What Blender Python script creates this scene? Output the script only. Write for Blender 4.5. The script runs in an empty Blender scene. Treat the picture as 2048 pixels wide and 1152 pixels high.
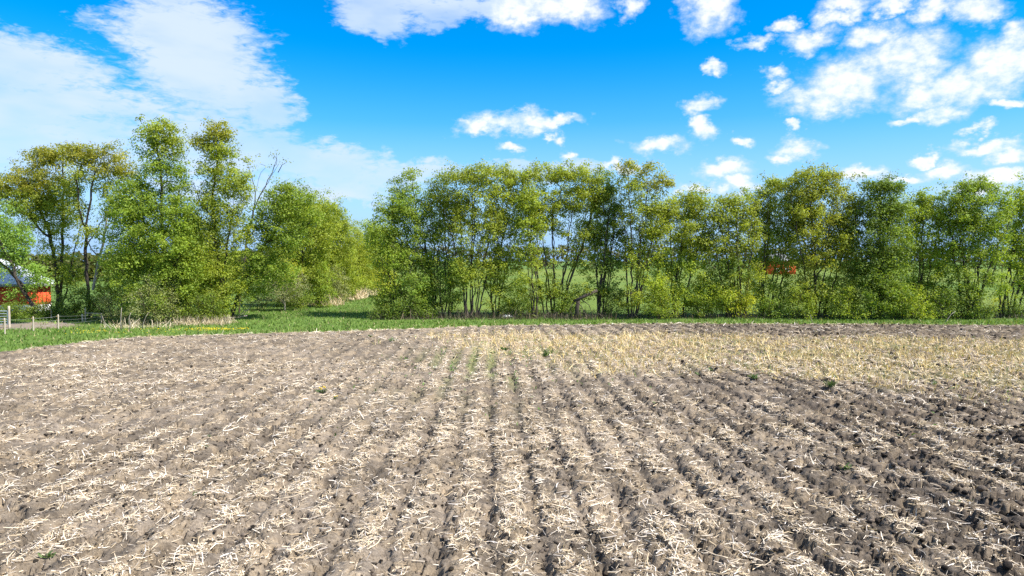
import bpy, math, numpy as np
from mathutils import Vector

# ------------------------------------------------------------------ camera, sky, sun, exposure
scene = bpy.context.scene
COL = scene.collection
CAM_H, PITCH, FPX = 4.6, math.radians(2.35), 2048 * 24 / 36
cam_d = bpy.data.cameras.new('camera'); cam_d.lens = 24; cam_d.sensor_width = 36; cam_d.clip_end = 5000
cam = bpy.data.objects.new('camera', cam_d); COL.objects.link(cam)
cam.location = (0, 0, CAM_H); cam.rotation_euler = (math.pi / 2 - PITCH, 0, 0)
scene.camera = cam
scene.view_settings.view_transform = 'Standard'; scene.view_settings.look = 'None'
scene.view_settings.gamma = 1.0; scene.view_settings.exposure = 0.92
scene.view_settings.use_curve_mapping = False
scene.render.engine = 'CYCLES'
scene.cycles.max_bounces = 6; scene.cycles.transmission_bounces = 4; scene.cycles.transparent_max_bounces = 4
scene.cycles.diffuse_bounces = 3; scene.cycles.use_denoising = False

SUN_EL, SUN_AZ = math.radians(50), math.radians(112)      # azimuth from +Y towards +X: from the right
sun_dir = Vector((math.sin(SUN_AZ) * math.cos(SUN_EL), math.cos(SUN_AZ) * math.cos(SUN_EL), math.sin(SUN_EL)))
sl = bpy.data.lights.new('sun', 'SUN'); sl.energy = 5.0; sl.angle = math.radians(0.53); sl.color = (1.0, 0.955, 0.88)
so = bpy.data.objects.new('sun', sl); COL.objects.link(so); so.location = (30, -10, 60)
so.rotation_euler = sun_dir.to_track_quat('Z', 'Y').to_euler()


def ray(px, py):
    u, v = (px - 1024) / FPX, (576 - py) / FPX
    return np.array([u, math.cos(PITCH) + v * math.sin(PITCH), -math.sin(PITCH) + v * math.cos(PITCH)])


def W(px, py, d):                       # the point at distance d (along Y) seen at photo pixel px, py
    r = ray(px, py); return np.array([0, 0, CAM_H]) + r * (d / r[1])


def G(px, py):                          # the ground point at photo pixel px, py
    r = ray(px, py); return np.array([0, 0, CAM_H]) + r * (-CAM_H / r[2])


def build_world():
    w = bpy.data.worlds.new('World'); scene.world = w; w.use_nodes = True
    nt = w.node_tree; N = nt.nodes; L = nt.links; N.clear()
    out = N.new('ShaderNodeOutputWorld'); bg = N.new('ShaderNodeBackground')
    STR = 0.1; K = 0.1 * 1.65; bg.inputs[1].default_value = STR
    L.new(bg.outputs[0], out.inputs[0])

    def math_(op, a, b=None, c=None, clamp=False):
        n = N.new('ShaderNodeMath'); n.operation = op; n.use_clamp = clamp
        for i, s in enumerate((a, b, c)):
            if s is None: continue
            if isinstance(s, (int, float)): n.inputs[i].default_value = s
            else: L.new(s, n.inputs[i])
        return n.outputs[0]

    def smooth(x, lo, hi):
        n = N.new('ShaderNodeMapRange'); n.interpolation_type = 'SMOOTHSTEP'
        L.new(x, n.inputs[0]); n.inputs[1].default_value = lo; n.inputs[2].default_value = hi
        return n.outputs[0]
    sky = N.new('ShaderNodeTexSky'); sky.sky_type = 'NISHITA'; sky.sun_disc = False
    sky.sun_elevation = SUN_EL; sky.sun_rotation = SUN_AZ; sky.altitude = 200
    sky.air_density = 1.0; sky.dust_density = 0.1; sky.ozone_density = 2.0
    tint = N.new('ShaderNodeMix'); tint.data_type = 'RGBA'; tint.blend_type = 'MULTIPLY'; tint.inputs[0].default_value = 1
    hs = N.new('ShaderNodeHueSaturation'); hs.inputs['Saturation'].default_value = 1.75; hs.inputs['Value'].default_value = 1.22
    hs.inputs['Hue'].default_value = 0.503
    L.new(sky.outputs[0], hs.inputs['Color'])
    tc = N.new('ShaderNodeTexCoord'); D = tc.outputs['Generated']
    sep = N.new('ShaderNodeSeparateXYZ'); L.new(D, sep.inputs[0])
    az = math_('ARCTAN2', sep.outputs[0], sep.outputs[1]); el = math_('ARCSINE', sep.outputs[2])
    ae0 = N.new('ShaderNodeCombineXYZ'); L.new(az, ae0.inputs[0]); L.new(el, ae0.inputs[1])

    def warp(v, scale, amount, stretch):
        m = N.new('ShaderNodeVectorMath'); m.operation = 'MULTIPLY'; L.new(D, m.inputs[0]); m.inputs[1].default_value = stretch
        n = N.new('ShaderNodeTexNoise'); L.new(m.outputs[0], n.inputs['Vector']); n.inputs['Scale'].default_value = scale; n.inputs['Detail'].default_value = 5
        n.inputs['Roughness'].default_value = 0.6
        s_ = N.new('ShaderNodeVectorMath'); s_.operation = 'SUBTRACT'; L.new(n.outputs['Color'], s_.inputs[0]); s_.inputs[1].default_value = (.5, .5, .5)
        a_ = N.new('ShaderNodeVectorMath'); a_.operation = 'MULTIPLY_ADD'; L.new(s_.outputs[0], a_.inputs[0]); a_.inputs[1].default_value = (amount, amount * .7, 0); L.new(v, a_.inputs[2])
        return a_
    ae = warp(ae0.outputs[0], 22, 0.085, (1, 1, 1.5))

    def noise(scale, detail, rough, stretch=(1, 1, 1), dist=0.0, off=0.0):
        m = N.new('ShaderNodeVectorMath'); m.operation = 'MULTIPLY_ADD'
        L.new(D, m.inputs[0]); m.inputs[1].default_value = stretch; m.inputs[2].default_value = (off, off, off)
        n = N.new('ShaderNodeTexNoise'); L.new(m.outputs[0], n.inputs['Vector'])
        n.inputs['Scale'].default_value = scale; n.inputs['Detail'].default_value = detail
        n.inputs['Roughness'].default_value = rough; n.inputs['Distortion'].default_value = dist
        return n.outputs[0]

    def blobs(lst):
        acc = None
        for (px, py, rx, ry) in lst:
            def ang(x, y):
                r = ray(x, y); r = r / np.linalg.norm(r); return math.atan2(r[0], r[1]), math.asin(r[2])
            a0, e0 = ang(px, py)
            ra = abs(ang(px + rx, py)[0] - ang(px - rx, py)[0]) / 2; re = abs(ang(px, py + ry)[1] - ang(px, py - ry)[1]) / 2
            m = N.new('ShaderNodeVectorMath'); m.operation = 'MULTIPLY_ADD'; L.new(ae.outputs[0], m.inputs[0])
            m.inputs[1].default_value = (1 / ra, 1 / re, 0); m.inputs[2].default_value = (-a0 / ra, -e0 / re, 0)
            d = N.new('ShaderNodeVectorMath'); d.operation = 'DOT_PRODUCT'
            L.new(m.outputs[0], d.inputs[0]); L.new(m.outputs[0], d.inputs[1])
            acc = d.outputs['Value'] if acc is None else math_('SMOOTH_MIN', acc, d.outputs['Value'], 0.25)
        return math_('MAXIMUM', math_('SUBTRACT', 1.0, acc), -1.6)

    # cumulus in view, then unseen cumulus, thickened for whiter fill light, over the rest
    cum = [(1425, 25, 55, 50), (1400, 5, 40, 30), (1140, 15, 70, 38), (1040, 15, 60, 40), (1260, 15, 26, 22),
           (1030, 243, 85, 24), (955, 258, 50, 18), (1110, 240, 55, 15), (1108, 278, 16, 14), (1320, 292, 60, 19), (1403, 210, 38, 22),
           (1405, 262, 26, 22), (1470, 281, 24, 11), (1590, 290, 50, 20), (1575, 315, 36, 15), (1590, 252, 22, 10), (1440, 340, 56, 20), (1490, 367, 48, 16), (1410, 378, 60, 14),
           (1570, 47, 26, 20), (1515, 80, 32, 15), (1690, 12, 66, 22), (1660, 42, 40, 16), (1790, 10, 42, 16), (1870, 25, 50, 26), (1960, 20, 60, 30),
           (1620, 80, 56, 24), (1560, 145, 32, 16), (1550, 175, 38, 14), (1700, 165, 110, 52), (1640, 195, 90, 34), (1800, 125, 110, 60), (1850, 190, 90, 34),
           (1930, 175, 100, 44), (2010, 130, 90, 60), (1880, 225, 60, 22), (1810, 240, 40, 12), (2030, 205, 40, 16), (1940, 262, 30, 10),
           (1750, 65, 60, 30), (2040, 80, 60, 40), (1975, 290, 70, 14), (2020, 305, 50, 18), (1860, 313, 36, 12), (1890, 340, 56, 17), (1990, 350, 80, 20), (1950, 372, 90, 18), (1710, 350, 60, 16), (1800, 358, 60, 10),
           (2110, 330, 60, 22), (2160, 180, 80, 50), (1430, 135, 26, 12), (1130, 306, 22, 10), (1020, 292, 28, 10), (1240, 335, 60, 10)]
    n1 = noise(24, 7, 0.6, (1, 1, 1.6), 0.15); n1b = noise(75, 4, 0.6, (1, 1, 1.5), 0.1, 3.1)
    nn = math_('ADD', math_('MULTIPLY', math_('SUBTRACT', n1, 0.5), 2.7), math_('MULTIPLY', math_('SUBTRACT', n1b, 0.5), 1.2))
    d_c = smooth(math_('ADD', blobs(cum), nn), -0.75, 1.5)
    # broken cumulus goes on unseen, its cover raised to whiten the blue fill light
    dvec = N.new('ShaderNodeVectorMath'); dvec.operation = 'DOT_PRODUCT'; L.new(D, dvec.inputs[0])
    dvec.inputs[1].default_value = (0, math.cos(0.18), math.sin(0.18))
    outside = smooth(dvec.outputs['Value'], 0.76, 0.62)
    n2 = noise(4.2, 7, 0.56, (1, 1, 1.9), 0.2, 7.7)
    d_o = math_('MULTIPLY', smooth(n2, 0.46, 0.6), outside)
    d_c = math_('MAXIMUM', d_c, d_o)
    # thin high sheet on the left and along the top
    sheet = [(120, 205, 300, 60), (-60, 270, 330, 110), (120, 290, 330, 90), (350, 60, 180, 105), (420, 150, 165, 125), (530, 210, 80, 58), (60, 130, 210, 75), (420, 300, 230, 70), (620, 330, 170, 50),
             (760, 355, 160, 40), (-100, 90, 170, 60), (860, 345, 110, 30), (560, 385, 300, 30), (750, 25, 95, 60), (870, 20, 130, 45), (990, 10, 150, 30), (1060, 335, 150, 24), (-300, 200, 260, 240)]
    n3 = noise(7, 6, 0.55, (1, 1, 2.6), 0.3, 1.3); n3b = noise(58, 3, 0.62, (1, 1, 3.0), 0.5, 5.2)
    n4 = noise(5, 4, 0.5, (1, 1, 2.8), 0.2, 9.0)
    s_in = math_('ADD', blobs(sheet), math_('ADD', math_('MULTIPLY', math_('SUBTRACT', n3, 0.5), 1.9), math_('MULTIPLY', math_('SUBTRACT', n3b, 0.5), 1.3)))
    d_s = math_('MULTIPLY', smooth(s_in, -0.15, 0.8), math_('MULTIPLY_ADD', smooth(n4, 0.34, 0.66), 0.42, 0.5))
    mixs = N.new('ShaderNodeMix'); mixs.data_type = 'RGBA'; L.new(d_s, mixs.inputs[0]); 
    hz = N.new('ShaderNodeMix'); hz.data_type = 'RGBA'; L.new(smooth(sep.outputs[2], 0.30, -0.02), hz.inputs[0]); L.new(hs.outputs[0], hz.inputs[6])
    hz.inputs[7].default_value = (0.34 / K, 0.58 / K, 0.97 / K, 1); L.new(hz.outputs[2], mixs.inputs[6])
    mixs.inputs[7].default_value = (0.68 / K, 0.79 / K, 0.99 / K, 1)
    mixc = N.new('ShaderNodeMix'); mixc.data_type = 'RGBA'; L.new(d_c, mixc.inputs[0]); L.new(mixs.outputs[2], mixc.inputs[6])
    cc = N.new('ShaderNodeMix'); cc.data_type = 'RGBA'; L.new(smooth(d_c, 0.25, 0.95), cc.inputs[0])
    cc.inputs[6].default_value = (0.66 / K, 0.78 / K, 0.95 / K, 1); cc.inputs[7].default_value = (0.98 / K, 0.99 / K, 1.0 / K, 1)
    L.new(cc.outputs[2], mixc.inputs[7])
    L.new(mixc.outputs[2], bg.inputs[0])
    w.cycles.sampling_method = 'MANUAL'; w.cycles.sample_map_resolution = 512


build_world()

# ------------------------------------------------------------------ helpers
RNG = np.random.default_rng(11)


def make_mesh(name, V, F, colour=None, smooth=False):
    """V (n,3); F (m,k) equal-sided faces or a list of such arrays; colour (n,3) per vertex"""
    Fs = F if isinstance(F, list) else [F]
    Fs = [np.asarray(f) for f in Fs if len(f)]
    me = bpy.data.meshes.new(name)
    V = np.asarray(V, dtype=np.float32)
    loops = np.concatenate([f.ravel() for f in Fs]).astype(np.int32)
    sizes = np.concatenate([np.full(len(f), f.shape[1]) for f in Fs])
    starts = np.concatenate([[0], np.cumsum(sizes)[:-1]]).astype(np.int32)
    me.vertices.add(len(V)); me.vertices.foreach_set('co', V.ravel())
    me.loops.add(len(loops)); me.loops.foreach_set('vertex_index', loops)
    me.polygons.add(len(starts)); me.polygons.foreach_set('loop_start', starts)
    me.update(calc_edges=True)
    if smooth: me.polygons.foreach_set('use_smooth', np.ones(len(starts), dtype=bool))
    if colour is not None:
        a = me.color_attributes.new('tone', 'FLOAT_COLOR', 'POINT')
        c = np.ones((len(V), 4), dtype=np.float32); c[:, :3] = colour; a.data.foreach_set('color', c.ravel())
    return me


def obj(name, me, mat=None, parent=None, loc=None):
    o = bpy.data.objects.new(name, me); COL.objects.link(o)
    if mat is not None and me is not None and not me.materials: me.materials.append(mat)
    if parent is not None: o.parent = parent
    if loc is not None: o.location = loc
    return o


def tag(o, label=None, cat=None, group=None, kind=None):
    if label: o['label'] = label
    if cat: o['category'] = cat
    if group: o['group'] = group
    if kind: o['kind'] = kind
    return o


def empty(name, loc, label, cat, group=None):
    o = bpy.data.objects.new(name, None); COL.objects.link(o); o.location = [float(v) for v in loc]; o.empty_display_size = 0.3
    return tag(o, label, cat, group)


def unit(a): return a / np.maximum(np.linalg.norm(a, axis=-1, keepdims=True), 1e-9)


def _hash(ix, iy, seed):
    h = (ix.astype(np.int64) * 374761393 + iy.astype(np.int64) * 668265263 + seed * 974634777) & 0xFFFFFFFF
    h = ((h ^ (h >> 13)) * 1274126177) & 0xFFFFFFFF
    h = ((h ^ (h >> 16)) * 2246822519) & 0xFFFFFFFF
    return ((h ^ (h >> 15)) & 0xFFFFFF) / float(0xFFFFFF)


def vnoise(x, y, seed=0):
    ix, iy = np.floor(x), np.floor(y); fx, fy = x - ix, y - iy
    fx = fx * fx * (3 - 2 * fx); fy = fy * fy * (3 - 2 * fy)
    a, b = _hash(ix, iy, seed), _hash(ix + 1, iy, seed); c, d = _hash(ix, iy + 1, seed), _hash(ix + 1, iy + 1, seed)
    return (a + (b - a) * fx) * (1 - fy) + (c + (d - c) * fx) * fy


def fbm(x, y, octaves=4, seed=0, gain=0.5):
    s, amp, tot = 0, 1.0, 0
    for o in range(octaves):
        s = s + amp * vnoise(x * 2 ** o + 17.3 * o, y * 2 ** o - 9.1 * o, seed + o); tot += amp; amp *= gain
    return s / tot


def worley(x, y, seed=0):
    ix, iy = np.floor(x), np.floor(y); best = np.full(np.shape(x), 9.0); rid = np.zeros(np.shape(x))
    for dx in (-1, 0, 1):
        for dy in (-1, 0, 1):
            cx, cy = ix + dx, iy + dy
            px, py = cx + _hash(cx, cy, seed), cy + _hash(cx, cy, seed + 5)
            d = (x - px) ** 2 + (y - py) ** 2; m = d < best
            best = np.where(m, d, best); rid = np.where(m, _hash(cx, cy, seed + 9), rid)
    return np.sqrt(best), rid


def sstep(a, b, x):
    t = np.clip((x - a) / (b - a), 0, 1); return t * t * (3 - 2 * t)


def tubes(p0, p1, r0, r1, k):
    """separate tapered k-sided tubes, vectorised"""
    n = len(p0); d = unit(p1 - p0)
    ref = np.where(np.abs(d[:, 2:3]) > 0.9, np.array([[1.0, 0, 0]]), np.array([[0, 0, 1.0]]))
    a = unit(np.cross(d, ref)); b = np.cross(d, a)
    ang = np.arange(k) * 2 * math.pi / k
    off = np.cos(ang)[None, :, None] * a[:, None, :] + np.sin(ang)[None, :, None] * b[:, None, :]
    A = p0[:, None, :] + off * np.asarray(r0)[:, None, None]; B = p1[:, None, :] + off * np.asarray(r1)[:, None, None]
    V = np.concatenate([A, B], axis=1).reshape(-1, 3)
    i = np.arange(k); j = (i + 1) % k
    f = np.stack([i, j, j + k, i + k], axis=1)
    F = (f[None] + (np.arange(n) * 2 * k)[:, None, None]).reshape(-1, 4)
    return V, F


def path_tube(pts, rad, k=8, cap=True):
    """one continuous tube along a polyline"""
    P = np.asarray(pts, float); n = len(P); r = np.broadcast_to(np.asarray(rad, float), (n,))
    T = unit(np.gradient(P, axis=0)); ref = np.array([0.31, 0.9, 0.2]); a = unit(np.cross(T, ref)); b = np.cross(T, a)
    ang = np.arange(k) * 2 * math.pi / k
    V = (P[:, None] + (np.cos(ang)[None, :, None] * a[:, None] + np.sin(ang)[None, :, None] * b[:, None]) * r[:, None, None]).reshape(-1, 3)
    i = np.arange(k); j = (i + 1) % k
    F = np.concatenate([np.stack([i + s * k, j + s * k, j + s * k + k, i + s * k + k], 1) for s in range(n - 1)])
    Fs = [F]
    if cap: Fs.append(np.stack([i[::-1], i + (n - 1) * k]))
    return V, Fs


def boxes(lst):
    """(x0,x1,y0,y1,z0,z1) boxes joined"""
    V, F = [], []
    q = np.array([[0, 2, 3, 1], [4, 5, 7, 6], [0, 1, 5, 4], [2, 6, 7, 3], [0, 4, 6, 2], [1, 3, 7, 5]])
    for k, (x0, x1, y0, y1, z0, z1) in enumerate(lst):
        V += [(x, y, z) for z in (z0, z1) for y in (y0, y1) for x in (x0, x1)]; F.append(q + 8 * k)
    return np.array(V, float), np.concatenate(F)


# ------------------------------------------------------------------ materials
def mat_new(name):
    m = bpy.data.materials.new(name); m.use_nodes = True; nt = m.node_tree
    return m, nt, nt.nodes['Principled BSDF'], nt.nodes['Material Output']


def ramp(nt, src, stops):
    r = nt.nodes.new('ShaderNodeValToRGB'); nt.links.new(src, r.inputs[0])
    e = r.color_ramp.elements
    while len(e) < len(stops): e.new(0.5)
    for el, (p, c) in zip(e, stops): el.position = p; el.color = (*c, 1)
    return r.outputs[0]


def nz(nt, scale, detail=4, rough=0.55, stretch=None, dist=0.0):
    tc = nt.nodes.new('ShaderNodeTexCoord'); v = tc.outputs['Object']
    if stretch:
        mp = nt.nodes.new('ShaderNodeMapping'); mp.inputs['Scale'].default_value = stretch; nt.links.new(v, mp.inputs[0]); v = mp.outputs[0]
    n = nt.nodes.new('ShaderNodeTexNoise'); nt.links.new(v, n.inputs['Vector'])
    n.inputs['Scale'].default_value = scale; n.inputs['Detail'].default_value = detail; n.inputs['Roughness'].default_value = rough
    n.inputs['Distortion'].default_value = dist
    return n.outputs[0]


def mix(nt, f, a, b, mode='MIX'):
    n = nt.nodes.new('ShaderNodeMix'); n.data_type = 'RGBA'; n.blend_type = mode
    for i, s in ((0, f), (6, a), (7, b)):
        if isinstance(s, (int, float)): n.inputs[i].default_value = s
        elif isinstance(s, tuple): n.inputs[i].default_value = (*s, 1)
        else: nt.links.new(s, n.inputs[i])
    return n.outputs[2]


def bump(nt, bsdf, src, strength, dist):
    b = nt.nodes.new('ShaderNodeBump'); b.inputs['Strength'].default_value = strength; b.inputs['Distance'].default_value = dist
    nt.links.new(src, b.inputs['Height']); nt.links.new(b.outputs[0], bsdf.inputs['Normal'])


def simple(name, stops, scale=6, rough=0.85, stretch=None, bstr=0.3, bdist=0.02, metallic=0.0):
    m, nt, bs, _ = mat_new(name)
    n = nz(nt, scale, 5, 0.6, stretch)
    nt.links.new(ramp(nt, n, stops), bs.inputs['Base Color']); bs.inputs['Roughness'].default_value = rough
    bs.inputs['Metallic'].default_value = metallic
    if bstr: bump(nt, bs, n, bstr, bdist)
    return m


def toned(name, translucent=0.0, rough=0.6, vary=None):
    """colour comes from the mesh's own tone attribute, with an optional fine noise"""
    m, nt, bs, out = mat_new(name)
    at = nt.nodes.new('ShaderNodeAttribute'); at.attribute_name = 'tone'; c = at.outputs['Color']
    if vary: c = mix(nt, 1.0, c, ramp(nt, nz(nt, vary[0], 3), [(0.3, (vary[1],) * 3), (0.7, (vary[2],) * 3)]), 'MULTIPLY')
    nt.links.new(c, bs.inputs['Base Color']); bs.inputs['Roughness'].default_value = rough
    bs.inputs['Specular IOR Level'].default_value = 0.3
    if translucent:
        t = nt.nodes.new('ShaderNodeBsdfTranslucent'); nt.links.new(mix(nt, 1.0, c, (1.25, 1.2, 0.55), 'MULTIPLY'), t.inputs[0])
        ms = nt.nodes.new('ShaderNodeMixShader'); ms.inputs[0].default_value = translucent
        nt.links.new(bs.outputs[0], ms.inputs[1]); nt.links.new(t.outputs[0], ms.inputs[2]); nt.links.new(ms.outputs[0], out.inputs[0])
    return m


M = {}
M['leaf'] = toned('leaf', 0.5, 0.55)
M['straw'] = toned('straw', 0.12, 0.65)
M['grass_blade'] = toned('grass_blade', 0.3, 0.6)
M['petal'] = toned('petal', 0.2, 0.5)
M['bark'] = simple('bark', [(0.3, (0.025, 0.019, 0.014)), (0.7, (0.075, 0.058, 0.043))], 9, 0.95, (1, 1, 0.25), 0.8, 0.03)
M['bark_pale'] = simple('bark_pale', [(0.3, (0.2, 0.17, 0.13)), (0.7, (0.38, 0.34, 0.28))], 8, 0.95, (1, 1, 0.25), 0.6, 0.02)
M['post_wood'] = simple('post_wood', [(0.3, (0.3, 0.25, 0.18)), (0.75, (0.55, 0.49, 0.39))], 14, 0.9, (1, 1, 0.12), 0.6, 0.01)
M['galvanised'] = simple('galvanised', [(0.3, (0.42, 0.5, 0.55)), (0.7, (0.62, 0.68, 0.72))], 20, 0.45, None, 0.1, 0.002, 0.5)
M['wire'] = simple('wire', [(0.3, (0.3, 0.3, 0.3)), (0.7, (0.45, 0.45, 0.44))], 20, 0.5, None, 0, 0, 0.6)
M['insulator'] = simple('insulator', [(0.3, (0.65, 0.3, 0.03)), (0.7, (0.8, 0.42, 0.05))], 20, 0.5, None, 0)
M['red_wall'] = simple('red_wall', [(0.25, (0.62, 0.07, 0.02)), (0.75, (0.78, 0.11, 0.03))], 3, 0.7, (6, 6, 0.3), 0.3, 0.02)
M['white_trim'] = simple('white_trim', [(0.3, (0.68, 0.69, 0.72)), (0.7, (0.82, 0.82, 0.83))], 4, 0.6, None, 0.1, 0.01)
M['roof_metal'] = simple('roof_metal', [(0.3, (0.5, 0.52, 0.56)), (0.7, (0.6, 0.62, 0.66))], 1.5, 0.6, (1, 1, 1), 0.05, 0.01, 0.0)
M['grey_roof'] = simple('grey_roof', [(0.3, (0.16, 0.16, 0.17)), (0.7, (0.28, 0.28, 0.29))], 2, 0.8, None, 0.1, 0.01)
M['dark_opening'] = simple('dark_opening', [(0.3, (0.02, 0.02, 0.02)), (0.7, (0.05, 0.045, 0.04))], 3, 0.9, None, 0)
M['dirt'] = simple('dirt', [(0.25, (0.15, 0.115, 0.08)), (0.75, (0.27, 0.215, 0.155))], 2.2, 0.95, None, 0.5, 0.03)
M['stone'] = simple('stone', [(0.3, (0.5, 0.48, 0.45)), (0.7, (0.75, 0.74, 0.71))], 8, 0.9, None, 0.5, 0.02)


def soil_material():
    m, nt, bs, _ = mat_new('soil')
    at = nt.nodes.new('ShaderNodeAttribute'); at.attribute_name = 'tone'
    fine = nz(nt, 26, 6, 0.65); mid = nz(nt, 5, 5, 0.6)
    c = mix(nt, 1.0, at.outputs['Color'], ramp(nt, mid, [(0.3, (0.66, 0.64, 0.62)), (0.7, (1.2, 1.18, 1.14))]), 'MULTIPLY')
    c = mix(nt, 1.0, c, ramp(nt, fine, [(0.32, (0.62, 0.6, 0.58)), (0.62, (1.2, 1.19, 1.17))]), 'MULTIPLY')
    nt.links.new(c, bs.inputs['Base Color']); bs.inputs['Roughness'].default_value = 0.95; bs.inputs['Specular IOR Level'].default_value = 0.15
    bump(nt, bs, fine, 0.9, 0.035)
    return m


def grass_material(name, a, b, c, scale=0.8):
    m, nt, bs, _ = mat_new(name)
    big = nz(nt, scale, 5, 0.6); fine = nz(nt, 14, 4, 0.7)
    k = ramp(nt, big, [(0.3, a), (0.52, b), (0.72, c)])
    k = mix(nt, 1.0, k, ramp(nt, fine, [(0.3, (0.6, 0.62, 0.6)), (0.7, (1.25, 1.2, 1.2))]), 'MULTIPLY')
    nt.links.new(k, bs.inputs['Base Color']); bs.inputs['Roughness'].default_value = 0.9; bs.inputs['Specular IOR Level'].default_value = 0.15
    bump(nt, bs, fine, 0.8, 0.08)
    return m


M['soil'] = soil_material()
M['grass'] = grass_material('grass', (0.08, 0.145, 0.026), (0.115, 0.19, 0.036), (0.155, 0.21, 0.046), 0.5)
M['crop'] = grass_material('crop', (0.10, 0.17, 0.028), (0.15, 0.205, 0.035), (0.20, 0.225, 0.05), 0.03)

# ------------------------------------------------------------------ the ground and the far field
V = np.array([[-1500, -300, 0], [1500, -300, 0], [1500, 2500, 0], [-1500, 2500, 0]], float)
tag(obj('ground', make_mesh('ground', V, np.array([[0, 1, 2, 3]])), M['grass']), kind='structure')
xs = np.linspace(-320, 480, 81); ys = np.array([62, 75, 100, 140, 200, 280, 340.0])
XX, YY = np.meshgrid(xs, ys); keep_left = np.interp(ys, [62, 340], [-13, -60])
XX = np.maximum(XX, keep_left[:, None]); ZZ = 0.02 + 0.12 * fbm(XX * 0.05, YY * 0.05, 3, 4) * sstep(62, 80, YY)
XX = np.sort(XX, axis=1) + np.linspace(0, 0.5, 81)[None]
idx = np.arange(XX.size).reshape(XX.shape)
F = np.stack([idx[:-1, :-1], idx[:-1, 1:], idx[1:, 1:], idx[1:, :-1]], -1).reshape(-1, 4)
tag(obj('far_field', make_mesh('far_field', np.stack([XX, YY, ZZ], -1).reshape(-1, 3), F, smooth=True), M['crop']), kind='structure')

# ------------------------------------------------------------------ the tilled field
EDGE = [G(-500, 780), G(-250, 745), G(0, 708), G(150, 688), G(300, 672), G(500, 666), G(700, 661), G(1000, 650), G(1300, 646), G(1700, 648), G(2048, 650), G(2400, 652)]
EX = np.array([e[0] for e in EDGE]); EY = np.array([e[1] for e in EDGE])
o_ = np.argsort(EX); EX, EY = EX[o_], EY[o_]


def edge_y(x): return np.interp(x, EX, EY) - 0.9 + 0.5 * (fbm(x * 0.7, x * 0 + 3.0, 3, 21) - 0.5)


ROW = 0.80


def rowx(x, y): return x + 0.0286 * y + 0.12 * (fbm(x * 0.12, y * 0.12, 2, 71) - 0.5)


def stripe(x, y):                      # 1 on the straw-covered strips, 0 on the bare ones
    s = 0.5 + 0.5 * np.cos(2 * math.pi * (rowx(x, y) - 0.35) / ROW)
    return s


# regions of the field in metres: stubble band across the right middle distance; moist soil to the right
def stubble_zone(x, y):
    n = (fbm(x * 0.25, y * 0.25, 3, 31) - 0.5)
    near = np.interp(x, [-6, 0, 4, 9, 14, 22, 40], [37, 33, 30, 26.5, 22, 17, 11.5]); far = np.interp(x, [-6, 0, 10, 20, 40], [41, 41, 39.5, 37.5, 35])
    return sstep(-4, 3.5, y - near + 9 * n) * sstep(-1.8, 1.8, far - y + 4 * n) * sstep(-9, -1, x + 4 * n)


def moist_zone(x, y):
    n = fbm(x * 0.3, y * 0.3, 4, 41) - 0.5
    a = sstep(-3, 9, x - 0.12 * y + 9 * n) * 0.8
    b = sstep(40.5, 44, y + 3 * n) * sstep(-10, 18, x + 8 * n) * 0.95
    return np.clip(np.maximum(a, b), 0, 1)


def height(x, y, fine=True):
    m = moist_zone(x, y); st = stripe(x, y); bare = 1.0 - 0.45 * st
    h = 0.18 + 0.045 * st + 0.09 * (fbm(x * 1.0, y * 1.0, 3, 51) - 0.5)
    ph = np.abs(((rowx(x, y) - 0.35) / ROW) % 1.0 - 0.5) * ROW                      # distance from the furrow line between two rows
    gate = sstep(0.38, 0.56, fbm(x * 1.1 + 40, y * 0.55, 3, 68))
    h = h - (0.03 + 0.06 * gate) * (0.55 + 0.45 * sstep(-9, 2, x - 0.1 * y)) * np.exp(-(ph / 0.085) ** 2)
    f1, r1 = worley(x * 3.3, y * 3.3, 61); f2, r2 = worley(x * 7.6 + 3, y * 7.6, 62)
    patch = sstep(0.42, 0.62, fbm(x * 1.4, y * 1.4, 3, 63))
    # broken clods: flat topped with steep sides
    h = h + bare * (0.025 + 0.095 * m) * np.clip((1 - (f1 / 0.56) ** 2) * 2.2, 0, 1) * np.clip(r1 * 1.6 - 0.6, 0, 1) * (0.35 + 0.65 * patch)
    h = h + (0.3 + 0.7 * bare) * (0.04 + 0.04 * m) * np.clip((1 - (f2 / 0.58) ** 2) * 2.2, 0, 1) * np.clip(r2 * 1.5 - 0.5, 0, 1)
    h = h + 0.035 * (fbm(x * 10, y * 10, 2, 64) - 0.5)
    # crisp holes and cracks in the crust
    pit = fbm(x * 4.4, y * 5.2, 3, 66) * 0.78 + 0.22 * vnoise(x * 16, y * 16, 67)
    h = h - (0.055 + 0.075 * bare + 0.03 * m) * sstep(0.54, 0.57, pit)
    crack = np.abs(fbm(x * 3.3, y * 4.4, 3, 65) - 0.5)
    h = h - 0.075 * sstep(0.022, 0.006, crack) * (vnoise(x * 2.2, y * 2.2, 69) > 0.35)
    return np.maximum(h, 0.02) * np.clip((edge_y(x) - y) / 2.5, 0, 1) ** 0.6 + 0.01


def grade(lo, hi, s0, s1):              # coordinates from lo to hi whose step goes from s0 to s1
    c = [lo]
    while c[-1] < hi:
        t = (c[-1] - lo) / (hi - lo); c.append(c[-1] + s0 * (s1 / s0) ** t)
    return np.array(c)


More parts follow.
